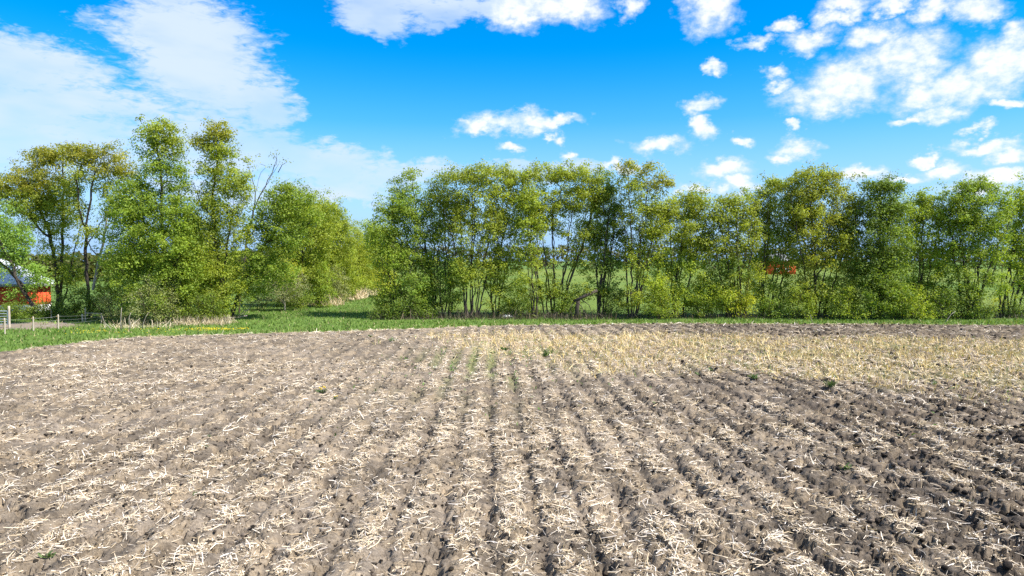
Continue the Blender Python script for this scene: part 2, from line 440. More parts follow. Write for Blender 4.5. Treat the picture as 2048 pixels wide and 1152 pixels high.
ys = np.concatenate([np.arange(-16, 5.2, 1.2), grade(5.4, 51.0, 0.034, 0.20)])
u = np.concatenate([np.linspace(-2.2, -1.02, 14), np.linspace(-1, 1, 770), np.linspace(1.02, 2.2, 14)])
wid = 4.5 + 0.80 * np.maximum(ys, 5)
XX = u[None, :] * wid[:, None]; YY = np.repeat(ys[:, None], len(u), 1)
ZZ = height(XX, YY)
m = moist_zone(XX, YY); st = stripe(XX, YY); sz = stubble_zone(XX, YY)
big = fbm(XX * 0.5, YY * 0.5, 4, 81)
dry = np.array([0.170, 0.142, 0.112]); dry2 = np.array([0.222, 0.187, 0.150]); dark = np.array([0.062, 0.050, 0.042]); chaff = np.array([0.37, 0.295, 0.205]); mossy = np.array([0.2, 0.22, 0.09])
c = dry + (dry2 - dry) * sstep(0.4, 0.62, big)[..., None]
c = c + (dark - c) * (m * (0.35 + 0.65 * sstep(0.3, 0.6, fbm(XX * 1.1, YY * 1.1, 3, 82))))[..., None]
c = c * (0.78 + 0.3 * sstep(0.38, 0.58, fbm(XX * 1.7, YY * 1.7, 3, 86)))[..., None]
ch = sstep(0.42, 0.68, fbm(XX * 2.4, YY * 2.4, 4, 83) + 0.26 * (st - 0.5)) * 0.42
c = c + (chaff - c) * np.clip(ch + 0.5 * sz, 0, 0.85)[..., None] * (1 - 0.45 * m)[..., None]
gm = sstep(0.45, 0.65, fbm(XX * 0.8, YY * 0.5, 3, 84)) * np.exp(-((XX + 1.2) / 3.0) ** 2 - ((YY - 29) / 6.0) ** 2) * (1 - st) * 0.8 + 0.35 * sz * sstep(0.5, 0.65, fbm(XX * 0.7, YY * 0.7, 3, 85))
c = c + (mossy - c) * np.clip(gm, 0, 0.8)[..., None]
idx = np.arange(XX.size).reshape(XX.shape)
F = np.stack([idx[:-1, :-1], idx[:-1, 1:], idx[1:, 1:], idx[1:, :-1]], -1).reshape(-1, 4)
inside = (YY < edge_y(XX)) & (XX > EX[0] - 60)
F = F[inside.ravel()[F].all(axis=1)]
tag(obj('tilled_field', make_mesh('tilled_field', np.stack([XX, YY, ZZ], -1).reshape(-1, 3), F, c.reshape(-1, 3)), M['soil']), kind='structure')
del XX, YY, ZZ, m, st, sz, c, F, idx, inside, big, ch, gm


def field_points(n, y0, y1, rng, pad=3.6):
    """random points over the field between two distances"""
    t = rng.random(n * 2); y = y0 + (y1 - y0) * t
    x = (rng.random(n * 2) * 2 - 1) * (0.80 * y1 + pad)
    k = (np.abs(x) < 0.80 * y + pad) & (y < edge_y(x) - 0.25)
    return x[k][:n], y[k][:n]


# clods: rough little lumps of earth, uncountable
def clods():
    rng = np.random.default_rng(5)
    ico = bpy.data.meshes.new('t'); import bmesh
    bm = bmesh.new(); bmesh.ops.create_icosphere(bm, subdivisions=1, radius=1.0); bm.verts.ensure_lookup_table()
    tv = np.array([v.co[:] for v in bm.verts]); tf = np.array([[v.index for v in f.verts] for f in bm.faces]); bm.free(); bpy.data.meshes.remove(ico)
    X, Y = [], []
    for n, a, b in ((25000, 5.6, 18), (12000, 18, 30), (6000, 30, 50)):
        x, y = field_points(n, a, b, rng); X.append(x); Y.append(y)
    X = np.concatenate(X); Y = np.concatenate(Y)
    m = moist_zone(X, Y)
    p = (0.5 + 0.5 * m) * (1 - 0.55 * stripe(X, Y)) * (0.25 + 0.75 * sstep(0.4, 0.65, fbm(X * 1.3, Y * 1.3, 3, 63))) * (1 - 0.6 * stubble_zone(X, Y))
    k = rng.random(len(X)) < p; X, Y, m = X[k], Y[k], m[k]; n = len(X)
    s = 0.013 + 0.036 * rng.random(n) ** 2.5 * (0.5 + 1.0 * m) + 0.0006 * Y
    sc = s[:, None] * (0.7 + 0.7 * rng.random((n, 3))) * np.array([1.2, 1.2, 0.8])
    jit = 1 + 0.55 * (rng.random((n, len(tv), 1)) - 0.5)
    V = tv[None] * jit * sc[:, None, :]
    a = rng.random(n) * 6.28; ca, sa = np.cos(a)[:, None], np.sin(a)[:, None]
    V = np.stack([V[..., 0] * ca - V[..., 1] * sa, V[..., 0] * sa + V[..., 1] * ca, V[..., 2]], -1)
    V += np.stack([X, Y, height(X, Y) + s * 0.25], -1)[:, None, :]
    F = (tf[None] + (np.arange(n) * len(tv))[:, None, None]).reshape(-1, 3)
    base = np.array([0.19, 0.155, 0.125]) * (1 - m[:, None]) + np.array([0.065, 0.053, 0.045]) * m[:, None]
    shade = np.where(rng.random((n, 1)) < 0.5, 0.16 + 0.25 * rng.random((n, 1)), 0.8 + 0.45 * rng.random((n, 1))); c = np.repeat(base * shade, len(tv), 0)   # some crumbs painted dark, standing in for small shadow specks in the soil
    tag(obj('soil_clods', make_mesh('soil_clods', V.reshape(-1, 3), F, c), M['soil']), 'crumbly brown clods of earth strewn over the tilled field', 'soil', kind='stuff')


clods()


def strips(P, yaw, length, width, tilt, bend, roll):
    """bent flat strips of two quads: (n*6 verts)"""
    n = len(P); t = np.array([-0.5, 0.0, 0.5])
    d = np.stack([np.cos(yaw) * np.cos(tilt), np.sin(yaw) * np.cos(tilt), np.sin(tilt)], -1)
    side = np.stack([-np.sin(yaw), np.cos(yaw), np.zeros(n)], -1); up = np.cross(d, side)
    sd = side * np.cos(roll)[:, None] + up * np.sin(roll)[:, None]
    V = np.zeros((n, 3, 2, 3))
    for i in range(3):
        c = P + d * (t[i] * length)[:, None] + (up * 0.6 + side * 0.8) * (bend * (0.25 - t[i] ** 2) * 4)[:, None]
        w = width * (1.0, 1.0, 0.6)[i] * 0.5
        V[:, i, 0] = c - sd * w[:, None]; V[:, i, 1] = c + sd * w[:, None]
    f = np.array([[0, 1, 3, 2], [2, 3, 5, 4]])
    F = (f[None] + (np.arange(n) * 6)[:, None, None]).reshape(-1, 4)
    return V.reshape(-1, 3), F


STRAW = np.array([[0.62, 0.50, 0.35], [0.72, 0.62, 0.49], [0.48, 0.37, 0.23], [0.68, 0.61, 0.54], [0.28, 0.21, 0.13]])


def straw_litter():
    rng = np.random.default_rng(8); XS, YS = [], []
    for n, a, b in ((390000, 6.5, 18), (250000, 18, 30), (130000, 30, 50)):
        x, y = field_points(n, a, b, rng); XS.append(x); YS.append(y)
    X, Y = np.concatenate(XS), np.concatenate(YS)
    st = stripe(X, Y); m = moist_zone(X, Y)
    clump = sstep(0.40, 0.60, fbm(X * 2.3, Y * 1.9, 4, 91)); patch = sstep(0.3, 0.6, fbm(X * 0.35, Y * 0.35, 3, 92))
    p = (0.10 + 0.90 * clump) * (0.13 + 0.87 * sstep(0.22, 0.75, st + 0.5 * (patch - 0.5))) * (0.7 + 0.3 * patch) * (1 - 0.42 * m) + 0.5 * stubble_zone(X, Y)
    k = rng.random(len(X)) < p; X, Y = X[k], Y[k]; n = len(X)
    far = 1 + 0.026 * np.maximum(Y - 12, 0)
    L = (0.035 + 0.23 * rng.random(n) ** 3.2) * far; wd = (0.005 + 0.013 * rng.random(n) ** 2) * far
    yaw = rng.random(n) * 6.283; tilt = rng.normal(0, 0.16, n); up = rng.random(n) < 0.05; tilt[up] = rng.uniform(0.4, 1.2, up.sum())
    Z = height(X, Y) + 0.012 + 0.02 * rng.random(n) + np.abs(np.sin(tilt)) * L * 0.35
    V, F = strips(np.stack([X, Y, Z], -1), yaw, L, wd, tilt, rng.normal(0, 0.12, n) * L, rng.normal(0, 0.45, n))
    V = V.reshape(n, 6, 3); sh = L < 0.16                           # short scraps are plain single slivers
    F = F.reshape(n, 2, 4); one = np.stack([np.arange(n) * 6, np.arange(n) * 6 + 1, np.arange(n) * 6 + 5, np.arange(n) * 6 + 4], 1)
    F = np.concatenate([one[sh], F[~sh].reshape(-1, 4)]); V = V.reshape(-1, 3)
    ci = rng.choice(5, n, p=[0.32, 0.27, 0.18, 0.13, 0.1]); c = STRAW[ci] * (0.92 + 0.35 * rng.random((n, 1)))
    tag(obj('straw_litter', make_mesh('straw_litter', V, F, np.repeat(c, 6, 0)), M['straw']), 'pale chopped corn straw littering the tilled field in stripes', 'straw', kind='stuff')


straw_litter()


def corn_stubble():
    rng = np.random.default_rng(9); x, y = field_points(90000, 13, 43, rng)
    k = rng.random(len(x)) < stubble_zone(x, y) * (0.25 + 0.75 * sstep(0.35, 0.6, fbm(x * 0.9, y * 0.9, 3, 95))) * 0.85
    X, Y = x[k], y[k]; n = len(X)
    L = 0.14 + 0.30 * rng.random(n) ** 1.6; tilt = rng.uniform(0.15, 1.45, n)
    Z = height(X, Y) + np.sin(tilt) * L * 0.45
    V, F = strips(np.stack([X, Y, Z], -1), rng.random(n) * 6.28, L, 0.014 + 0.014 * rng.random(n), tilt, rng.normal(0, 0.1, n) * L, rng.random(n) * 3)
    pal = np.array([[0.58, 0.43, 0.17], [0.66, 0.53, 0.29], [0.46, 0.32, 0.11], [0.26, 0.24, 0.075], [0.14, 0.19, 0.05]])
    c = pal[rng.choice(5, n, p=[0.32, 0.36, 0.14, 0.10, 0.08])] * (0.98 + 0.35 * rng.random((n, 1)))
    tag(obj('corn_stubble', make_mesh('corn_stubble', V, F, np.repeat(c, 6, 0)), M['straw']), 'band of yellow standing stubble across the right of the field', 'stubble', kind='stuff')


corn_stubble()


def seedlings():
    rng = np.random.default_rng(10); x, y = field_points(60000, 10, 47, rng)
    p = np.exp(-((x + 1.2) / 3.2) ** 2 - ((y - 29) / 6.5) ** 2) * (1 - stripe(x, y)) * 1.0 + 0.10 * stubble_zone(x, y) + 0.05 * sstep(5, 12, x) * sstep(0.5, 0.7, fbm(x * .6, y * .6, 3, 98))
    k = rng.random(len(x)) < p * sstep(0.36, 0.6, fbm(x * 0.9, y * 0.7, 3, 97)); X, Y = x[k], y[k]; n = len(X)
    tilt = rng.uniform(0.1, 1.2, n); L = 0.05 + 0.09 * rng.random(n)
    V, F = strips(np.stack([X, Y, height(X, Y) + 0.03 + np.sin(tilt) * L * .4], -1), rng.random(n) * 6.28, L, 0.02 + 0.02 * rng.random(n), tilt, 0.2 * L, rng.normal(0, .5, n))
    c = np.array([[0.10, 0.19, 0.035]]) * (0.7 + 0.8 * rng.random((n, 1)))
    tag(obj('weed_seedlings', make_mesh('weed_seedlings', V, F, np.repeat(c, 6, 0)), M['grass_blade']), 'thin green fuzz of seedlings between the straw rows', 'seedlings', kind='stuff')


seedlings()


def grass_stuff():
    rng = np.random.default_rng(12); P = []
    # strip in front of the hedgerow, the lawn on the left and the grassy lane between the trees
    x = rng.uniform(-48, 48, 90000); y = rng.uniform(27, 62, 90000); e = edge_y(x)
    k = (y > e - 0.15) & (np.abs(x) < 0.82 * y + 2) & (rng.random(len(x)) < np.where(x < -9, 0.8, sstep(9, 3, y - e) + 0.15))
    P.append((x[k], y[k]))
    x = rng.uniform(-26, -8, 16000); y = rng.uniform(55, 100, 16000); P.append((x, y))
    X = np.concatenate([p[0] for p in P]); Y = np.concatenate([p[1] for p in P])
    dp = G(55, 652)                                                   # the bare dirt yard stays free of grass
    k = (((X - dp[0]) / 3.4) ** 2 + ((Y - dp[1]) / 2.6) ** 2 > 0.8) | (rng.random(len(X)) < 0.1); X, Y = X[k], Y[k]; n = len(X)
    tall = 0.07 + 0.10 * rng.random(n) + 0.10 * sstep(0.5, 0.7, fbm(X * 0.8, Y * 0.8, 3, 15)) + 0.12 * (np.abs(Y - edge_y(X)) < 0.5) * rng.random(n)
    a = rng.random(n) * 6.28; wd = 0.025 + 0.03 * rng.random(n); lean = rng.normal(0, 0.35, (n, 2)) * tall[:, None]
    V = np.zeros((n, 3, 3)); V[:, :, 0] = X[:, None]; V[:, :, 1] = Y[:, None]
    V[:, 0, 0] -= np.cos(a) * wd; V[:, 0, 1] -= np.sin(a) * wd; V[:, 1, 0] += np.cos(a) * wd; V[:, 1, 1] += np.sin(a) * wd
    V[:, 2, 0] += lean[:, 0]; V[:, 2, 1] += lean[:, 1]; V[:, 2, 2] = tall
    t = fbm(X * 0.35, Y * 0.35, 3, 16)[:, None]; r = rng.random((n, 1))
    c = np.array([0.105, 0.19, 0.03]) * (1 - t) + np.array([0.175, 0.25, 0.05]) * t; c = c * (0.7 + 0.7 * r)
    dry = (rng.random(n) < 0.06 + 0.2 * (np.abs(Y - edge_y(X)) < 0.5)); c[dry] = np.array([0.4, 0.34, 0.17])
    tag(obj('meadow_grass', make_mesh('meadow_grass', V.reshape(-1, 3), np.arange(n * 3).reshape(-1, 3), np.repeat(c, 3, 0)), M['grass_blade']), 'short green grass along the field edge and lane', 'grass', kind='stuff')


grass_stuff()


def patch(name, centre, rx, ry, z, mat, seed):
    a = np.linspace(0, 2 * math.pi, 40, endpoint=False); r = 0.8 + 0.4 * fbm(np.cos(a) * 1.5 + 5, np.sin(a) * 1.5, 3, seed)
    V = np.concatenate([[[centre[0], centre[1], z]], np.stack([centre[0] + rx * r * np.cos(a), centre[1] + ry * r * np.sin(a), np.full(40, z)], -1)])
    i = np.arange(40); F = np.stack([np.zeros(40, int), i + 1, (i + 1) % 40 + 1], 1)
    return tag(obj(name, make_mesh(name, V, F), mat), kind='structure')


patch('dirt_yard', G(40, 652), 4.0, 2.8, 0.006, M['dirt'], 3)

# ------------------------------------------------------------------ trees and shrubs
PAL = {'green': (0.240, 0.335, 0.042), 'fresh': (0.240, 0.365, 0.06), 'yellow': (0.47, 0.49, 0.04), 'olive': (0.325, 0.375, 0.046),
       'bronze': (0.345, 0.335, 0.046), 'dark': (0.165, 0.240, 0.036), 'grey': (0.32, 0.34, 0.15), 'straw': (0.42, 0.36, 0.22), 'lime': (0.350, 0.430, 0.046)}
TREE_SEED = [100]


def skeleton(stems, clusters, rng, step, r_tip, r_trunk):
    """joins every leaf cluster to the stems by rising, forking branches; returns edges with radii"""
    nodes, par, stem_t = [], [], []
    for s in stems:
        first = len(nodes)
        P = [np.array(s[0])]
        for a, b in zip(s[:-1], s[1:]):
            a, b = np.array(a), np.array(b); k = max(1, int(np.linalg.norm(b - a) / step))
            for i in range(1, k + 1): P.append(a + (b - a) * i / k)
        P = np.array(P); n = len(P)
        P[1:-1] += rng.normal(0, 0.05, (max(n - 2, 0), 3)) * np.array([1, 1, 0.3])
        # a later stem that starts on an earlier one grows out of it
        root = -1
        if nodes:
            d = np.linalg.norm(np.array(nodes) - P[0], axis=1); j = int(np.argmin(d))
            if d[j] < step * 1.2: root = j; P = P[1:] if d[j] < step else P
        stem_t += list(np.linspace(0, 1, len(P)) if root < 0 else np.linspace(0.45, 1, len(P)))
        for i, p in enumerate(P):
            par.append(root if i == 0 else len(nodes) - 1); nodes.append(p)
    nodes = list(nodes); base_n = len(nodes)
    A = np.array(nodes); cl = np.array(clusters)
    if len(cl):
        dist = np.min(np.linalg.norm(cl[:, None] - A[None], axis=2), axis=1); order = np.argsort(dist)
        buf = np.zeros((base_n + len(cl) * 14, 3)); buf[:base_n] = A; cnt = base_n
        for ci in order:
            c = cl[ci]; v = c - buf[:cnt]; d = np.linalg.norm(v, axis=1)
            cost = d * (1 + 1.1 * np.clip(0.35 - v[:, 2] / np.maximum(d, 1e-6), 0, 2)) + 0.6 * (buf[:cnt, 2] < 0.5)
            j = int(np.argmin(cost)); p = buf[j].copy(); L = d[j]; k = min(12, max(1, int(L / step)))
            mid_off = np.array([0, 0, -0.12 * L]) + rng.normal(0, 0.07 * L, 3); prev = j
            for i in range(1, k + 1):
                t = i / k; q = p + (c - p) * t + mid_off * 4 * t * (1 - t) * 0.5
                buf[cnt] = q; par.append(prev); prev = cnt; cnt += 1
        A = buf[:cnt]
    par = np.array(par); n = len(A)
    acc = np.zeros(n); e = 2.35
    has = np.zeros(n, bool); has[par[par >= 0]] = True
    acc[~has] = r_tip ** e
    # children always come after their parents
    for i in range(n - 1, -1, -1):
        if par[i] >= 0: acc[par[i]] += acc[i]
    r = acc ** (1 / e)
    rb = r[:1].max() if len(r) else 1
    rb = max(rb, r[[i for i in range(n) if par[i] < 0]].max())
    z = A[:, 2]
    sc = r_trunk / rb
    r = np.where(r > 0.02, 0.02 + (r - 0.02) * np.clip((r_trunk - 0.02) / max(rb - 0.02, 1e-3), 0.3, 4), r)
    r[:base_n] = np.maximum(r[:base_n], r_trunk * 0.62 * (1 - 0.8 * np.array(stem_t)))
    return A, par, r


def leaves(C, rng, per, spread, size, tones):
    """leaf faces in clumps about the cluster centres C"""
    n = len(C); cnt = np.maximum(0, rng.poisson(per, n)); own = np.repeat(np.arange(n), cnt); m = len(own)
    g = rng.normal(0, 1, (m, 3)) * np.array([1, 1, 0.72]); ln = np.linalg.norm(g, axis=1, keepdims=True)
    g = g / np.maximum(ln, 1e-6) * np.minimum(ln, 1.9)
    csz = (0.65 + 0.7 * rng.random(n))[own][:, None]
    P = C[own] + g * spread * csz
    # leaves mostly face up and outwards
    nrm = unit(rng.normal(0, 0.5, (m, 3)) + np.array([0, 0, 0.6]) + 0.5 * g)
    a = unit(np.cross(nrm, rng.normal(0, 1, (m, 3)))); b = np.cross(nrm, a)
    s = size * (0.6 + 0.8 * rng.random(m))[:, None]
    V = np.stack([P - a * s, P + a * s * 0.75 + b * s * 0.62, P + a * s * 0.5 - b * s * 0.68], 1)
    F = np.arange(m * 3).reshape(-1, 3)
    base = tones[own] * (0.8 + 0.4 * rng.random((n, 1)))[own] * (0.88 + 0.24 * rng.random((m, 1)))
    base[:, 0] *= 0.92 + 0.16 * rng.random(m)
    return V.reshape(-1, 3), F, np.repeat(base, 3, 0)


def plant(name, label, cat, d, stems, lobes, tone='green', group=None, dens=1.0, per=62, spread=0.27, size=0.076, trunk=0.14, bark='bark', step=0.55,
          depth=1.0, tip=0.010, rmin=0.011, tones2=None, wood='trunk', foliage='crown'):
    """stems and crown lobes are given where the photo shows them, at the plant's own distance d; the crown is as deep as it is wide"""
    TREE_SEED[0] += 1; rng = np.random.default_rng(TREE_SEED[0])
    k = d / FPX
    b0 = W(stems[0][0][0], stems[0][0][1], d); base = np.array([b0[0], d, 0.0])
    S = []
    for s in stems:
        q = rng.normal(0, 0.35) * depth; P = []
        for i, p in enumerate(s):
            w = W(p[0], p[1], d); t = i / max(1, len(s) - 1); w[1] += q * t * 1.6
            if i == 0 and abs(p[1] - stems[0][0][1]) < 12 and w[2] < 1.0: w[2] = -0.12
            P.append(w - base)
        S.append(P)
    C, T = [], []
    for lb in lobes:
        px, py, rx, ry = lb[:4]; dn = (lb[4] if len(lb) > 4 else 1.0) ** 0.7; tn = lb[5] if len(lb) > 5 else tone
        c = W(px, py, d) - base; rx, ry = rx * k, ry * k; rz = min(max(rx * 0.9, 0.5), 2.3) * depth
        n = max(2, int(rng.poisson(30.0 * (rx * ry * rz) ** (2 / 3) * dn * dens + 1)))
        g = unit(rng.normal(0, 1, (n, 3))) * (rng.random((n, 1)) ** 0.42)
        pts = c + g * np.array([rx, rz, ry]) * 1.1
        ns = int(n * 0.07)
        if ns and cat == 'tree' and per > 8:                          # upright shoots above the lobe
            sh = c + np.stack([rng.uniform(-.8, .8, ns) * rx, rng.uniform(-.7, .7, ns) * rz, ry * rng.uniform(1.0, 1.3, ns) + 0.1], -1); pts = np.concatenate([pts, sh])
        pts = pts[pts[:, 2] > 0.12]
        C.append(pts); a = np.array(PAL[tn]); b = np.array(PAL[tones2 or tone])
        mixf = rng.random((len(pts), 1)) ** 2 * 0.6
        T.append(a * (1 - mixf) + b * mixf)
    C = np.concatenate(C); T = np.concatenate(T)
    A, par, r = skeleton(S, C, rng, step, tip, trunk)
    root = empty(name, base, label, cat, group)
    e = np.nonzero(par >= 0)[0]; rp = r[par[e]]; rc = r[e]
    Vs, Fs, off = [], [], 0
    for lo, hi, kk in ((rmin, 0.03, 3), (0.03, 0.07, 5), (0.07, 9, 8)):
        m_ = (rc >= lo) & (rc < hi)
        if not m_.any(): continue
        p0, p1 = A[par[e[m_]]], A[e[m_]]; ra = np.minimum(rp[m_], rc[m_] * 1.35); p1 = p1 + (p1 - p0) * 0.04
        v, f = tubes(p0, p1, ra, rc[m_], kk); Vs.append(v); Fs.append(f + off); off += len(v)
    t = obj(wood, make_mesh(wood, np.concatenate(Vs), np.concatenate(Fs), smooth=True), M[bark], root)
    if per > 0:
        v, f, c = leaves(C, rng, per, spread, size, T)
        o = obj(foliage, make_mesh(foliage, v, f, c), M['leaf'], root); tag(o, kind='stuff')
    return root


HR = 'trees of the hedgerow behind the field'
LG = 'trees of the left-hand grove'

# --- grove on the left
plant('willow_tree', 'fresh green leaning tree cut off by the left edge, in front of the red barn', 'tree', 49,
      [[(66, 612), (52, 572), (22, 538), (-14, 512)], [(66, 612), (46, 565), (28, 505), (8, 455)]],
      [(-5, 455, 50, 40), (24, 490, 36, 34), (-60, 490, 50, 60), (18, 545, 36, 24, .45), (66, 552, 30, 26, .5), (40, 590, 36, 14, .25), (-30, 430, 30, 20)], 'fresh', LG, trunk=0.15)
plant('maple_tree', 'tall bronze leaved tree with several upright stems beside the barn', 'tree', 56,
      [[(116, 612), (112, 540), (95, 460), (70, 400), (55, 365)], [(118, 612), (120, 530), (116, 450), (112, 380), (106, 325)], [(120, 612), (138, 540), (150, 470), (158, 420)], [(100, 480), (55, 425), (20, 390)]],
      [(25, 372, 48, 22, .9, 'bronze'), (92, 318, 34, 20, 1.1, 'bronze'), (120, 312, 34, 18, 1, 'bronze'), (85, 362, 62, 30, 1, 'bronze'), (40, 405, 50, 24), (100, 405, 52, 32), (125, 445, 36, 36, .7), (70, 440, 44, 26, .7), (115, 500, 34, 30, .6), (135, 560, 30, 36, .7)],
      'olive', LG, trunk=0.19, dens=0.92)
plant('maple_tree', 'slender forked tree with dark bare trunk and bronze top', 'tree', 54,
      [[(180, 628), (172, 560), (166, 500), (168, 462), (154, 432), (136, 402)], [(168, 462), (181, 420), (188, 380), (200, 345), (216, 318)], [(167, 500), (190, 462), (206, 430)], [(168, 462), (162, 400), (160, 340)]],
      [(160, 310, 36, 15, 1, 'bronze'), (214, 308, 34, 17, 1.1, 'bronze'), (140, 378, 26, 18, .7), (236, 338, 32, 18, 1, 'bronze'), (186, 332, 26, 16, .7, 'bronze'), (165, 350, 28, 22, .5), (210, 365, 30, 30, .45), (150, 410, 24, 26, .35), (235, 390, 24, 28, .5), (215, 430, 24, 24, .35), (185, 470, 26, 30, .25), (150, 300, 16, 8, 1, 'bronze')],
      'olive', LG, trunk=0.12, dens=0.95)
plant('dead_tree', 'pale broken leafless trunk leaning beside the slender forked tree', 'dead tree', 53,
      [[(186, 580), (195, 515), (205, 470), (213, 428)], [(205, 470), (214, 450), (228, 440)], [(195, 515), (180, 480)]],
      [(212, 430, 5, 6, .3)], 'straw', None, per=0, trunk=0.10, bark='bark_pale', tip=0.03)
plant('poplar_tree', 'tallest full green tree with straight trunk on the left', 'tree', 50,
      [[(332, 642), (329, 560), (325, 460), (323, 360), (318, 285)], [(326, 470), (345, 420), (352, 360)], [(328, 540), (290, 470), (262, 420)], [(329, 560), (365, 500), (375, 440)]],
      [(322, 262, 42, 18, 1.1, 'olive'), (300, 292, 28, 22, .9), (340, 290, 28, 24, .9, 'olive'), (330, 335, 46, 26, .95), (285, 375, 36, 28), (350, 380, 28, 28, .7), (300, 420, 80, 38), (250, 420, 40, 36), (365, 440, 26, 32, .7), (300, 470, 90, 40), (250, 510, 50, 44), (345, 500, 56, 40), (290, 545, 70, 40), (365, 555, 44, 44), (330, 600, 70, 34)],
      'green', LG, trunk=0.2, tones2='lime')
plant('poplar_tree', 'tall dark olive tree with narrow pointed top, beside the tallest tree', 'tree', 51.5,
      [[(454, 642), (441, 560), (426, 470), (421, 400), (430, 330), (428, 262)], [(441, 560), (456, 480), (466, 410)], [(424, 440), (398, 400), (384, 366)]],
      [(430, 252, 20, 11, 1.1, 'bronze'), (436, 266, 30, 13, 1.1, 'bronze'), (408, 288, 26, 14, 1, 'bronze'), (448, 300, 32, 20, 1, 'olive'), (430, 335, 36, 26), (462, 360, 38, 32), (488, 378, 22, 22, .9), (415, 395, 30, 28, .7), (450, 420, 46, 36, .8), (410, 460, 44, 38, .9), (470, 470, 30, 36, .8), (400, 520, 48, 42), (440, 555, 46, 44), (395, 590, 52, 36), (435, 610, 40, 30)],
      'olive', LG, trunk=0.18, tones2='green')
plant('bare_tree', 'half bare tree with thin twigs reaching above the olive grove', 'tree', 58,
      [[(478, 625), (490, 500), (505, 420), (514, 370), (522, 330)], [(506, 420), (530, 378), (556, 345), (574, 318)], [(512, 385), (500, 345), (494, 318)], [(524, 388), (545, 330), (548, 290)], [(556, 345), (568, 330), (580, 326)]],
      [(520, 330, 30, 26, .55), (548, 300, 10, 16, .8), (568, 322, 14, 12, .9), (500, 325, 12, 18, .8), (515, 400, 26, 26, .6)], 'olive', LG, per=4, spread=0.16, trunk=0.075, tip=0.010)
plant('maple_tree', 'leaning tree with a long dark slanting trunk beside the grassy lane', 'tree', 53,
      [[(464, 638), (472, 592), (500, 525), (545, 455), (580, 410), (600, 388)], [(500, 525), (532, 486), (572, 466)], [(472, 592), (520, 545), (556, 520)]],
      [(568, 375, 28, 14, .9), (592, 392, 34, 20, .9), (555, 415, 40, 26, .9), (600, 430, 42, 28, .9), (520, 455, 40, 34, .8), (575, 470, 50, 34, .8), (530, 520, 52, 38, .85), (500, 575, 36, 36, .9), (555, 540, 44, 34, .8)],
      'green', LG, trunk=0.17, tones2='olive')
for (lab, d, st, lb, tn, t2) in [
    ('broad olive crowned tree on the lane side, right behind the leaning tree', 67, [[(598, 608), (604, 500), (622, 430)], [(603, 520), (580, 460)]],
     [(625, 420, 40, 26), (590, 440, 44, 34), (640, 460, 40, 34), (600, 490, 60, 40), (575, 545, 56, 44), (620, 555, 44, 36)], 'olive', 'green'),
    ('olive tree with dark slanting upper trunk, farther up the lane', 76, [[(640, 603), (643, 510), (656, 465), (672, 425)], [(644, 510), (630, 450)]],
     [(660, 430, 32, 24), (680, 452, 20, 24), (648, 465, 40, 34), (672, 500, 40, 40), (640, 540, 50, 44), (690, 560, 34, 34)], 'olive', 'green'),
    ('lower olive tree near the far end of the lane', 88, [[(706, 592), (704, 530), (700, 480)]], [(702, 478, 28, 28), (690, 520, 34, 34), (722, 520, 30, 30), (705, 560, 44, 26)], 'olive', 'olive'),
    ('yellow green tree closing the far end of the lane', 95, [[(746, 588), (748, 540), (750, 490)]], [(745, 475, 34, 24), (735, 510, 36, 30), (770, 505, 34, 36), (745, 550, 44, 30, 1, 'yellow')], 'lime', 'yellow'),
    ('olive tree of the back row between the two tallest trees', 66, [[(398, 612), (396, 540), (392, 470)]], [(395, 470, 40, 30), (380, 510, 50, 36), (420, 520, 40, 34), (395, 560, 60, 36)], 'olive', 'green')]:
    plant('maple_tree', lab, 'tree', d, st, lb, tn, LG, tones2=t2, trunk=0.16, size=0.09, spread=0.36, dens=0.8)
plant('young_tree', 'small pale young tree with thin white trunk in front of the grove', 'tree', 61,
      [[(570, 622), (569, 590), (567, 555), (565, 522)], [(569, 590), (545, 566), (535, 556)], [(569, 585), (596, 560)]],
      [(564, 530, 24, 14, 1, 'yellow'), (578, 548, 28, 14, .9, 'yellow'), (550, 560, 30, 18, .9), (592, 574, 26, 18, .8), (560, 590, 36, 14, .6)], 'grey', None, per=40, size=0.06, spread=0.24, trunk=0.075, bark='bark_pale', tip=0.013)

